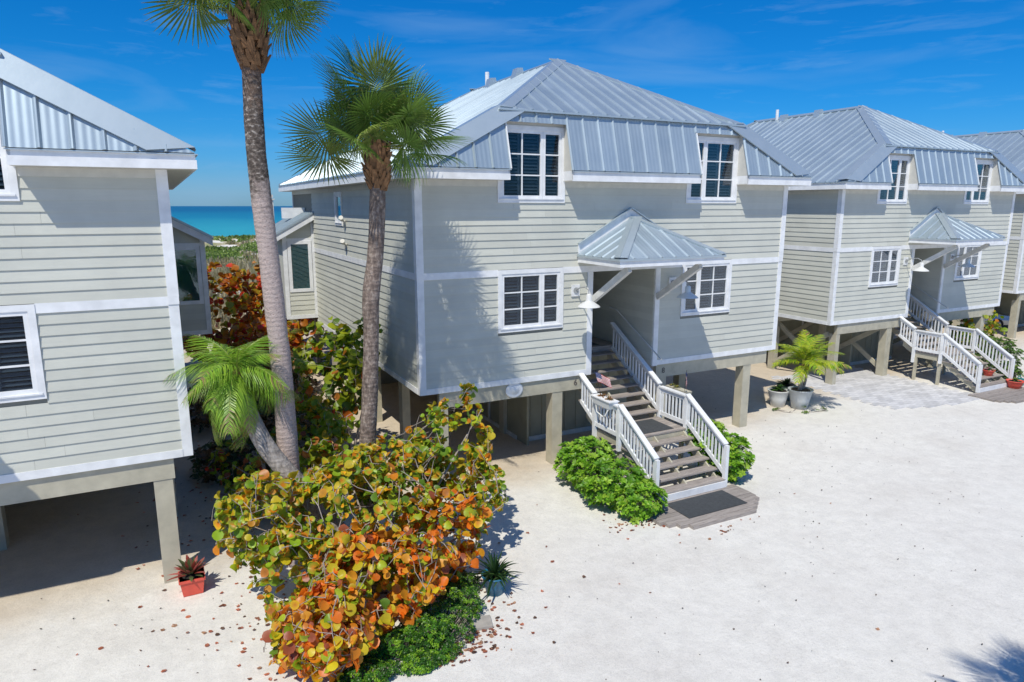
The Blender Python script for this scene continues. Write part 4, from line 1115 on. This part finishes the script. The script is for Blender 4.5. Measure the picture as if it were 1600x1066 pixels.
FEB = [feather(300+i, 1.5, .42, (.85, 1.15)[i % 2], cols=((.34, .44, .02), (.46, .50, .03), (.20, .36, .02)), n=40, wd=.017, hang=.6, dead=.02) for i in range(5)]
def feather_palm(name, base, trunks, fronds, nf, label, cat, seed, bark, elr=(80, -10), scale=1.0, bias=None):
    rnd = random.Random(seed); B = Vector(base); T_ = empty(name, base, label=label, cat=cat)
    for pts, rads in trunks: trunk_mesh([Vector(p)-B for p in pts], rads, n=12, seedv=seed, ringgap=.09).build('trunk', bark, T_, smooth=True)
    for ti, (pts, rads) in enumerate(trunks):
        top = Vector(pts[-1])-B
        mb = MB(); mb.tube([top-Vector((0, 0, .05)), top+Vector((0, 0, .25*scale))], [rads[-1]*.95, rads[-1]*.5], 8); mb.build('crownshaft', 'boot' if bark == 'bark_grey' else 'palmgreen', T_)
        for i in range(nf):
            az = i*2.39996+ti+rnd.uniform(-.2, .2); t_ = (i+.5)/nf; el = R(elr[0]+(elr[1]-elr[0])*t_)+rnd.uniform(-.1, .1)
            if bias: az = bias[0]+(az % 6.283-3.14)*bias[1]
            d = Vector((math.cos(az)*math.cos(el), math.sin(az)*math.cos(el), math.sin(el)))
            y = Vector((0, 0, 1)).cross(d).normalized(); z = d.cross(y); s_ = scale*rnd.uniform(.85, 1.1); o_ = top+Vector((0, 0, .12*scale))
            mt = Matrix(((d.x*s_, y.x*s_, z.x*s_, o_.x), (d.y*s_, y.y*s_, z.y*s_, o_.y), (d.z*s_, y.z*s_, z.z*s_, o_.z), (0, 0, 0, 1)))
            part('frond', T_, fronds[rnd.randrange(len(fronds))], mt)
    return T_
M['palmgreen'] = simple('green_crownshaft', (.20, .26, .07, 1), .5)
feather_palm('leaning_palm', (3.2, 12.6, 0), [([(3.2, 12.6, -.1), (2.65, 12.75, .95), (1.98, 12.95, 2.0), (1.5, 13.2, 2.75), (1.25, 13.4, 3.45), (1.12, 13.55, 4.05)], [.22, .2, .185, .175, .16, .13])],
             FEA, 34, 'leaning palm with drooping feathery bright green fronds at the corner of the left house', 'palm tree', 5, 'bark_grey', (78, -62), .65)

# ------------------------------------------------------------------ shrubs
sea_grape('sea_grape_bush', (3.3, 11.9, 0), [
    ((3.0, 12.3, 1.35), (1.7, 1.4, 1.3), 5), ((5.2, 12.9, 2.2), (1.0, .85, 1.15), 2.6), ((1.25, 12.3, 1.65), (.85, .8, 1.0), 1.9), ((1.7, 11.3, 1.0), (.9, .8, .9), 1.6), ((1.35, 10.1, .6), (.45, .5, .5), .5), ((5.5, 12.0, 1.5), (.5, .65, .65), .9),
    ((2.9, 10.6, 1.0), (1.35, 1.0, .98), 3.8), ((1.85, 9.95, .75), (.8, .8, .75), 2.3), ((4.4, 11.4, 1.1), (.9, .8, .95), 2.2), ((5.75, 13.3, 3.15), (.22, .22, .35), .12), ((4.0, 13.0, 1.9), (1.2, .8, .8), 1.6)],
    1400, 'large orange and yellow green sea grape bush in the foreground before both fan palms', 'bush',
    ['front', 'front', 'front', 'front', 'low', 'front', 'low', 'low', 'low', 'front', 'front'], leaf=.165, seed=4, per=(4, 7), twigr=.024)
sea_grape('sea_grape_shrub', (4.1, 18.2, 0), [((4.0, 18.6, 2.6), (1.1, 1.3, 1.6), 3), ((4.6, 18.0, 3.4), (.7, .7, 1.0), 1.2), ((3.3, 17.4, 1.3), (1.0, 1.0, 1.2), 1.6)],
    230, 'green sea grape shrub with bare grey limbs against the side wall of the main house', 'bush', ['green', 'green', 'dim'], leaf=.24, seed=9, parts=120, per=(4, 6))
sea_grape('sea_grape_shrub', (2.2, 15.9, 0), [((2.4, 16.0, .9), (1.5, 1.1, .9), 3), ((1.6, 17.6, .9), (1.0, 1.2, .9), 1.2)],
    150, 'low dark red and green sea grape behind the tall palm trunk', 'bush', 'dim', leaf=.2, seed=10, parts=60, per=(3, 5))
sea_grape('sea_grape_hedge', (4.0, 34, 0), [((2.2, 34, 2.3), (2.2, 1.6, 2.4), 2.4), ((5.2, 35, 2.5), (2.0, 1.6, 2.6), 2.4), ((3.6, 30, 1.3), (1.6, 1.5, 1.3), 1), ((8.5, 37, 2.1), (2.2, 1.6, 2.1), 1.2)],
    700, 'rust brown sea grape hedge between the houses towards the beach', 'hedge', 'autumn', leaf=.33, seed=12, parts=60, per=(4, 6))
GREEN = ((.16, .36, .02), (.24, .46, .03), (.34, .52, .05), (.11, .27, .02))
tuft_shrub('green_shrub', (9.55, 12.7, 0), [((9.45, 13.9, .72), (.62, .6, .65), 1.1), ((9.4, 12.9, .62), (.7, .7, .58), 1.3), ((9.65, 12.1, .42), (.6, .5, .42), .8), ((9.15, 14.4, .65), (.4, .4, .5), .4)],
    300, 'wide bright green leafy shrub left of the stair foot', 'shrub', GREEN, seed=2, leaf=.115, group='bright green shrubs beside the stairs')
tuft_shrub('green_shrub', (13.1, 12.9, 0), [((13.0, 13.5, .85), (.5, .7, .62), 1.1), ((13.15, 12.7, .65), (.5, .45, .58), .9)],
    280, 'smaller bright green leafy shrub right of the stair railing', 'shrub', GREEN, seed=3, leaf=.115, group='bright green shrubs beside the stairs')
tuft_shrub('ground_cover', (3.6, 10.0, 0), [((3.0, 9.85, .1), (.75, .35, .2), .9), ((3.7, 10.0, .14), (.55, .6, .36), 1), ((4.3, 10.5, .1), (.4, .5, .3), .6), ((2.3, 9.35, .08), (.5, .25, .16), .5), ((3.3, 9.3, .05), (.5, .2, .12), .4), ((4.6, 11.0, .1), (.3, .4, .25), .4)],
    900, 'feathery green ground cover at the foot of the orange bush', 'ground cover', ((.05, .16, .015), (.10, .27, .02), (.25, .45, .03), (.03, .10, .01)), seed=6, leaf=.045)
tuft_shrub('border_shrub', (31.9, 16.2, 0), [((31.7, 15.8, .8), (.6, .8, .9), 1), ((32.6, 17.3, .8), (.9, 1.0, .9), 1), ((31.2, 15.2, .4), (.5, .5, .45), .5)],
    260, 'airy green shrub at the right edge beside the farther stairs', 'shrub', ((.10, .20, .03), (.06, .13, .02), (.18, .26, .05)), seed=8, leaf=.11)
sea_grape('sea_grape_shrub', (35.5, 19.0, 0), [((35.2, 18.8, 1.4), (1.5, 1.0, 1.3), 1), ((37.2, 20.2, 1.2), (1.4, 1.1, 1.2), 1), ((33.6, 18.2, .9), (1.0, .9, .8), .6)],
    240, 'dark sea grape shrub between the two farther houses at the right edge', 'bush', 'green', leaf=.2, seed=19, parts=20, per=(3, 5))

# ------------------------------------------------------------------ pots and small things
def pot_plant(name, loc, prof, mt, label, cat='potted plant', square=False, group=None):
    P = empty(name, loc, label=label, cat=cat, group=group); mb = MB()
    if square:
        a, b, h = prof; t_ = .03
        mb.hexa([(-a, -a, 0), (a, -a, 0), (a, a, 0), (-a, a, 0), (-b, -b, h), (b, -b, h), (b, b, h), (-b, b, h)])
        mb.box(-b-.015, b+.015, -b-.015, b+.015, h-.05, h+.0); top = h; rr = b*.9
    else:
        mb.lathe(prof, 28); top = prof[-1][1]; rr = prof[-2][0]*.95
    mb.build('planter', mt, P, smooth=not square)
    s = MB(); s.lathe([(0, 0), (rr*.9, 0), (rr*.88, .025), (.0, .03)], 14, (0, 0, top-.0)); s.build('soil', 'soil', P)
    return P, top
def rosette(P, z, n, L_, w_, cols, seed, up=(20, 80), curl=.5, nm='foliage', off=(0, 0)):
    rnd = random.Random(seed); mb = MB(); tint = []
    for i in range(n):
        az = i*2.4+rnd.uniform(-.3, .3); el = R(rnd.uniform(*up)); l = L_*rnd.uniform(.7, 1.1); c = rnd.choice(cols); j = rnd.uniform(.75, 1.25)
        d = Vector((math.cos(az), math.sin(az), 0)); s = Vector((-math.sin(az), math.cos(az), 0)); k = len(mb.v); N = 4
        for q in range(N+1):
            t_ = q/N; p = Vector((off[0], off[1], z))+d*(l*t_*math.cos(el)+.02)+Vector((0, 0, l*t_*math.sin(el)-curl*l*t_*t_)); ww = w_*(math.sin(math.pi*min(1, .2+.8*t_*1.0))**.7 if t_ < 1 else .08)
            mb.v += [tuple(p-s*ww), tuple(p+s*ww)]; tint += [(c[0]*j, c[1]*j, c[2]*j, 1)]*2
        for q in range(N): o_ = k+q*2; mb.f.append((o_, o_+1, o_+3, o_+2))
    return mb.build(nm, 'leaf', P, fix=False, tint=tint)
def taper(r0, r1, h, lip=.02): return [(0.0, 0), (r0, 0), (r0+(r1-r0)*.5, h*.5), (r1, h-.03), (r1+lip, h-.02), (r1+lip, h), (r1-.01, h), (r1-.03, h-.04), (.0, h-.05)]
P, t_ = pot_plant('potted_palm', (20.35, 16.55, 0), taper(.27, .42, .72), 'silverpot', 'large silver grey planter holding a yellow green feather palm')
B0 = Vector((20.35, 16.55, 0))
fp = feather_palm('tmp', (20.35, 16.55, 0), [([(20.3, 16.55, .6), (20.28, 16.5, 1.1), (20.3, 16.5, 1.55)], [.085, .07, .06]), ([(20.5, 16.6, .6), (20.62, 16.6, 1.0), (20.72, 16.65, 1.35)], [.06, .05, .045])], FEB, 11, 'x', 'x', 15, 'bark_grey', (82, 12), 1.0)
for c in list(fp.children): c.parent = P
bpy.data.objects.remove(fp)
P, t_ = pot_plant('potted_plant', (19.85, 17.1, 0), taper(.24, .37, .62), 'whitepot', 'white tapered planter with strappy green plant, left of the potted palm', group='tapered planters by the parking')
rosette(P, .62, 34, .42, .035, ((.05, .14, .02), (.09, .2, .03)), 1)
P, t_ = pot_plant('potted_plant', (20.75, 17.55, 0), taper(.22, .34, .6), 'greypot', 'slate grey planter with dark bushy plant, behind the two pale planters', group='tapered planters by the parking')
rosette(P, .6, 50, .5, .035, ((.025, .06, .015), (.05, .09, .02)), 2)
P, t_ = pot_plant('potted_plant', (.02, 13.42, 0), (.17, .215, .34), 'terracotta', 'square red planter with reddish succulent at the left house corner post', square=True)
rosette(P, .34, 54, .46, .04, ((.34, .07, .05), (.20, .10, .06), (.45, .13, .11), (.10, .13, .05)), 3, (15, 85), .25)
P, t_ = pot_plant('potted_plant', (5.15, 10.72, 0), taper(.16, .24, .38), 'bluepot', 'blue planter with dark spiky plant half hidden by the orange bush')
rosette(P, .36, 60, .62, .02, ((.015, .05, .015), (.03, .08, .02)), 4, (5, 85), .35)
rosette(P, .36, 24, .3, .02, ((.10, .18, .05), (.06, .12, .03)), 5, (10, 60), .4, off=(.08, -.12))
P, t_ = pot_plant('flower_pot', (30.1, 14.35, .085), taper(.2, .3, .3), 'terracotta', 'round red pot with low green plant on the far plank pad')
rosette(P, .3, 30, .25, .03, ((.12, .2, .04), (.2, .26, .05)), 6)
P, t_ = pot_plant('flower_pot', (29.55, 15.1, .49), taper(.14, .22, .24), 'terracotta', 'small red pot of pink and white flowers standing on the lower stair')
rosette(P, .24, 34, .3, .03, ((.55, .25, .3), (.6, .5, .5), (.10, .16, .04)), 7)
# watering can
Wc = empty('watering_can', (30.75, 14.5, .085), label='teal watering can beside the round red pot', cat='watering can')
mb = MB(); mb.lathe([(0, 0), (.15, 0), (.16, .04), (.14, .26), (.12, .28), (0, .28)], 18); mb.build('can_body', 'teal', Wc, smooth=True)
mb = MB(); mb.tube([(.12, 0, .05), (.3, 0, .18), (.42, 0, .34)], [.035, .022, .018], 8); mb.lathe([(0, 0), (.02, 0), (.055, .04), (0, .045)], 12, (.43, 0, .34)); mb.build('spout', 'teal', Wc)
mb = MB(); mb.tube([(-.13, 0, .1), (-.25, 0, .2), (-.2, 0, .34), (0, 0, .4), (.1, 0, .27)], .016, 8); mb.build('handle', 'teal', Wc)
# flower box with a flag on the left landing rail
FB = empty('flower_box', (10.28, 14.5, 2.1), label='white railing box with dried flowers and flag on the left stair rail', cat='flower box', group='flower boxes on the landing rails')
mb = MB(); mb.hexa([(-.13, -.36, -.1), (.09, -.36, -.1), (.09, .36, -.1), (-.13, .36, -.1), (-.17, -.42, .1), (.12, -.42, .1), (.12, .42, .1), (-.17, .42, .1)]); mb.box(-.19, .14, -.44, .44, .1, .125); mb.build('box', 'white', FB)
rosette(FB, .12, 26, .18, .02, ((.25, .14, .05), (.4, .22, .12), (.12, .14, .04)), 30, off=(0, -.18)); rosette(FB, .12, 22, .18, .02, ((.3, .16, .06), (.45, .30, .2)), 31, off=(0, .16), nm='dried_flowers')
mb = MB(); mb.tube([(-.10, -.30, -.1), (-.2, -.28, -.28), (-.1, -.05, -.38), (-.13, .2, -.3), (-.1, .3, -.1)], .018, 6); mb.build('hanging_bracket', 'dirtywhite', FB)
def flag(loc, rz, tilt, sc, lab):
    Fg = empty('flag', loc, rz, label=lab, cat='flag', group='small striped flags on sticks'); Fg.rotation_euler = (0, tilt, rz)
    mb = MB(); mb.tube([(0, 0, -.15), (0, 0, .62)], .006, 6); mb.lathe([(0, 0), (.012, 0), (.012, .02), (0, .025)], 8, (0, 0, .62)); mb.build('stick', 'black', Fg)
    def wave(x, z): return Vector((x*.85, .03*math.sin(x*14)+.02*math.sin(z*9), z-x*.55))
    st = {'flagred': MB(), 'flagwhite': MB(), 'flagblue': MB()}
    hgt = .26; wdt = .4
    for i in range(13):
        z0 = .6-hgt*(i+1)/13; z1 = .6-hgt*i/13
        xs_ = [k*wdt/8 for k in range(9)]
        for a, b in zip(xs_, xs_[1:]):
            mt = 'flagblue' if (i < 7 and b <= wdt*.42) else ('flagred' if i % 2 == 0 else 'flagwhite')
            st[mt].add([wave(a, z0), wave(b, z0), wave(b, z1), wave(a, z1)], [(0, 1, 2, 3)])
    for i in range(4):
        for j in range(3):
            x = .025+.035*i; z = .575-.04*j; p = wave(x, z); st['flagwhite'].add([p+Vector((-.007, -.004, 0)), p+Vector((0, -.004, -.007)), p+Vector((.007, -.004, 0)), p+Vector((0, -.004, .007))], [(0, 1, 2, 3)])
    for k, mb in st.items(): mb.build({'flagred': 'red_stripes', 'flagwhite': 'white_stripes', 'flagblue': 'blue_canton'}[k], k, Fg, fix=False)
    Fg.scale = (sc, sc, sc); return Fg
flag((10.3, 14.75, 2.25), R(-50), R(-15), 1.05, 'striped flag leaning in the flower box on the left rail')
flag((12.62, 14.05, 2.3), R(-120), R(12), .85, 'striped flag on the right landing rail of the stairs')
FB2 = empty('flower_box', (12.85, 14.6, 2.08), label='shallow planter of yellow plants outside the right landing rail', cat='flower box', group='flower boxes on the landing rails')
mb = MB(); mb.hexa([(-.06, -.42, -.08), (.1, -.42, -.08), (.1, .42, -.08), (-.06, .42, -.08), (-.07, -.45, .06), (.14, -.45, .06), (.14, .45, .06), (-.07, .45, .06)]); mb.build('box', 'tan', FB2)
rosette(FB2, .06, 20, .16, .02, ((.35, .28, .05), (.2, .22, .05)), 33, off=(.04, .1)); rosette(FB2, .06, 16, .15, .02, ((.35, .28, .05), (.15, .18, .05)), 34, off=(.04, .32), nm='trailing_plant')
# fern on the mid stilt post
# paved parking
PV = empty('paved_parking', (22.6, 14.2, 0), kind='structure'); PV['label'] = 'grey paver parking in front of the second house'
pm = MB(); pm.box(0, .42, 0, .205, 0, .035); pme = pm.mesh('paver', M['paver'])
cnt = 0
for j in range(34):
    for i in range(14):
        x = i*.43+(.215 if j % 2 else 0); y = j*.213
        wx, wy = x+22.6, y+13.3
        c = ((wx-25.6)/3.1)**2+((wy-16.6)/3.5)**2
        if wy < 14.0+(wx-27)**2*.05+.08*noise.noise(Vector((wx, 0, 0))) or wx < 23.0 - (wy-16)*.05 or wx > 27.6-(wy > 15.3)*.0 or cnt >= 298: continue
        o = part('paver', PV, pme, Matrix.Translation((x, y-.9, -.012+random.uniform(-.003, .003)))); cnt += 1
mb = MB(); mb.box(0, 6, 2.6, 6.6, -.05, -.001)
# stepping slab by the bush, fallen leaves
mb = MB(); mb.prism([(4.28, 9.78, .0), (4.62, 9.70, .0), (4.72, 10.02, .0), (4.40, 10.12, .0)], (0, 0, .05)); tag(mb.build('stepping_stone', 'stone'), 'pale square stepping stone at the right foot of the orange bush', 'stone slab')
def litter(name, spots, seed, cols, lab, szr=(.04, .105)):
    rnd = random.Random(seed); mb = MB(); tint = []
    for cx, cy, rx, ry, n in spots:
        for _ in range(n):
            x = rnd.gauss(cx, rx); y = rnd.gauss(cy, ry); s = rnd.uniform(*szr); a = rnd.uniform(0, 6.28); c = rnd.choice(cols); j = rnd.uniform(.6, 1.3)
            z = ground_h(x, y)+.006; k = 7; ring = []
            for i in range(k):
                b = a+6.283*i/k; r_ = s*rnd.uniform(.7, 1.1)*.5; ring.append((x+r_*math.cos(b), y+r_*.8*math.sin(b), z+rnd.uniform(0, .03)))
            mb.add(ring+[(x, y, z+.004)], [(i, (i+1) % k, k) for i in range(k)]); tint += [(c[0]*j, c[1]*j, c[2]*j, 1)]*(k+1)
    o = mb.build(name, 'leaf', fix=False, tint=tint); tag(o, lab, 'fallen leaves', kind='stuff')
litter('fallen_leaves', [(1.2, 10.5, .6, .6, 30), (.8, 9.6, .25, .12, 14), (.6, 12.2, .5, .9, 8), (3.9, 9.35, .35, .16, 90), (4.5, 9.7, .3, .25, 40), (5.0, 10.2, .3, .5, 18), (2.8, 12, 1.8, 1.4, 240), (9.6, 11.6, .6, .2, 34), (9.0, 12.0, .2, .4, 14), (2.2, 17.5, 1.4, 3, 420), (7, 12, 4, 2.2, 10), (13, 9, 5, 3, 8), (-1.5, 11.5, 1.8, 1.2, 8), (1, 20, 1, 4, 150), (10.8, 10.7, .7, .12, 16)], 5,
       ((.52, .18, .10), (.45, .15, .08), (.30, .13, .08), (.50, .28, .17), (.16, .09, .06)), 'dry orange and brown leaves fallen on the sand')
litter('leaf_scraps', [(12, 9, 6, 3.5, 240), (-1, 12, 2.5, 1.5, 60), (14, 19, 3, 2, 20), (19, 13, 5, 2, 60)], 6, ((.10, .07, .05), (.2, .13, .09), (.07, .06, .05)), 'small dark scraps of leaf and bark over the open sand', (.012, .045))
# weeds by the pots
tuft_shrub('weed_patch', (19.6, 16.3, 0), [((19.3, 16.7, .02), (.2, .1, .06), .5), ((19.6, 16.2, .02), (.2, .08, .05), .5), ((20.0, 16.0, .02), (.2, .08, .05), .5), ((20.7, 15.9, .02), (.2, .08, .06), .5), ((20.2, 16.3, .03), (.2, .12, .1), .6)], 40,
    'small green weeds around the feet of the tapered planters', 'weeds', ((.10, .20, .03), (.16, .24, .05)), seed=16, leaf=.07)

DK = ((.07, .10, .03), (.14, .09, .04), (.10, .14, .04), (.20, .11, .05))
tuft_shrub('undergrowth', (2.0, 22, 0), [((1.6, 19.5, .35), (1.3, 1.2, .5), 1), ((3.6, 22, .5), (1.4, 1.6, .7), 1.2), ((1.6, 24.5, .6), (1.6, 2.0, .8), 1.3), ((3.8, 27.5, .7), (1.4, 1.8, .9), 1.2)],
    300, 'dark low undergrowth in the gap between the left and main houses', 'undergrowth', DK, seed=44, leaf=.2, per=(5, 7))
# ---- parked car under the farthest house
car = empty('parked_car', (43.6, 24.0, 0), R(50), label='silver car parked in shade under the farthest house', cat='car')
mb = MB(); sect = [(-2.2, .55, .25, .75), (-2.1, .82, .3, .85), (-.9, .92, .28, .9), (0, .95, .27, .92), (1.2, .93, .28, .9), (2.1, .8, .3, .85), (2.25, .5, .35, .7)]
k = 0
for y, h, b, hw in sect:
    mb.v += [(-hw, y, b), (hw, y, b), (hw*1.02, y, (b+h)/2), (hw*.92, y, h), (-hw*.92, y, h), (-hw*1.02, y, (b+h)/2)]
for i in range(len(sect)-1):
    for j in range(6): mb.f.append((i*6+j, i*6+(j+1) % 6, (i+1)*6+(j+1) % 6, (i+1)*6+j))
mb.f += [tuple(range(6)), tuple(range(36, 42))]
mb.build('car_body', 'carpaint', car, smooth=False)
mb = MB(); mb.hexa([(-.8, -1.3, .92), (.8, -1.3, .92), (.8, 1.6, .92), (-.8, 1.6, .92), (-.62, -.55, 1.42), (.62, -.55, 1.42), (.62, 1.0, 1.42), (-.62, 1.0, 1.42)]); mb.build('cabin_glass', 'black', car)
mb = MB(); mb.box(-.6, .6, -.5, .95, 1.42, 1.46); mb.build('car_roof', 'carpaint', car)
for x in (-.86, .86):
    for y in (-1.4, 1.4):
        mb = MB(); mb.lathe([(0, -.1), (.3, -.1), (.33, -.06), (.33, .06), (.3, .1), (0, .1)], 20); mb.v = [(x+v[2], y+v[0], .33+v[1]) for v in mb.v]; wh = mb.build('tyre', 'tyre', car)
        mb = MB(); mb.lathe([(0, -.11), (.19, -.11), (.2, .11), (0, .11)], 14); mb.v = [(x+v[2], y+v[0], .33+v[1]) for v in mb.v]; mb.build('rim', 'galv', wh)
for x in (-.62, .62):
    mb = MB(); mb.box(x-.15, x+.15, -2.2, -2.12, .6, .72); mb.build('headlight', 'lampwhite', car)

# ---- dune vegetation far behind
rnd = random.Random(77); mb = MB(); tint = []
for _ in range(5200):
    y = 44+106*rnd.random()**1.1; x = rnd.uniform(-.08, .26)*y+rnd.uniform(-3, 4)
    n_ = noise.noise(Vector((x*.09, y*.07, 2))); far = y > 88
    if n_ < (.0 if far else -.2): continue
    z = ground_h(x, y); c = rnd.choice(((.40, .34, .20), (.32, .29, .14), (.46, .40, .26))) if not far or n_ < .05 else rnd.choice(((.18, .27, .05), (.24, .33, .07), (.14, .21, .05)))
    hgt = rnd.uniform(.4, 1.0) if not far else rnd.uniform(.25, .6)
    for k in range(7):
        a = rnd.uniform(0, 6.28); px, py = x+rnd.uniform(-.6, .6), y+rnd.uniform(-.6, .6); w_ = rnd.uniform(.05, .14) if not far else rnd.uniform(.12, .3); j = rnd.uniform(.7, 1.3)
        le = Vector((rnd.uniform(-.3, .3), rnd.uniform(-.3, .3), hgt*rnd.uniform(.6, 1.1)))
        dx, dy = math.cos(a)*w_, math.sin(a)*w_
        mb.add([(px-dx, py-dy, z-.05), (px+dx, py+dy, z-.05), (px+dx*.4+le.x, py+dy*.4+le.y, z+le.z), (px-dx*.4+le.x, py-dy*.4+le.y, z+le.z*.9)], [(0, 1, 2, 3)]); tint += [(c[0]*j, c[1]*j, c[2]*j, 1)]*4
tag(mb.build('dune_grass', 'leaf', fix=False, tint=tint), 'ochre sea oats and low green dune plants before the beach', 'dune grass', kind='stuff')
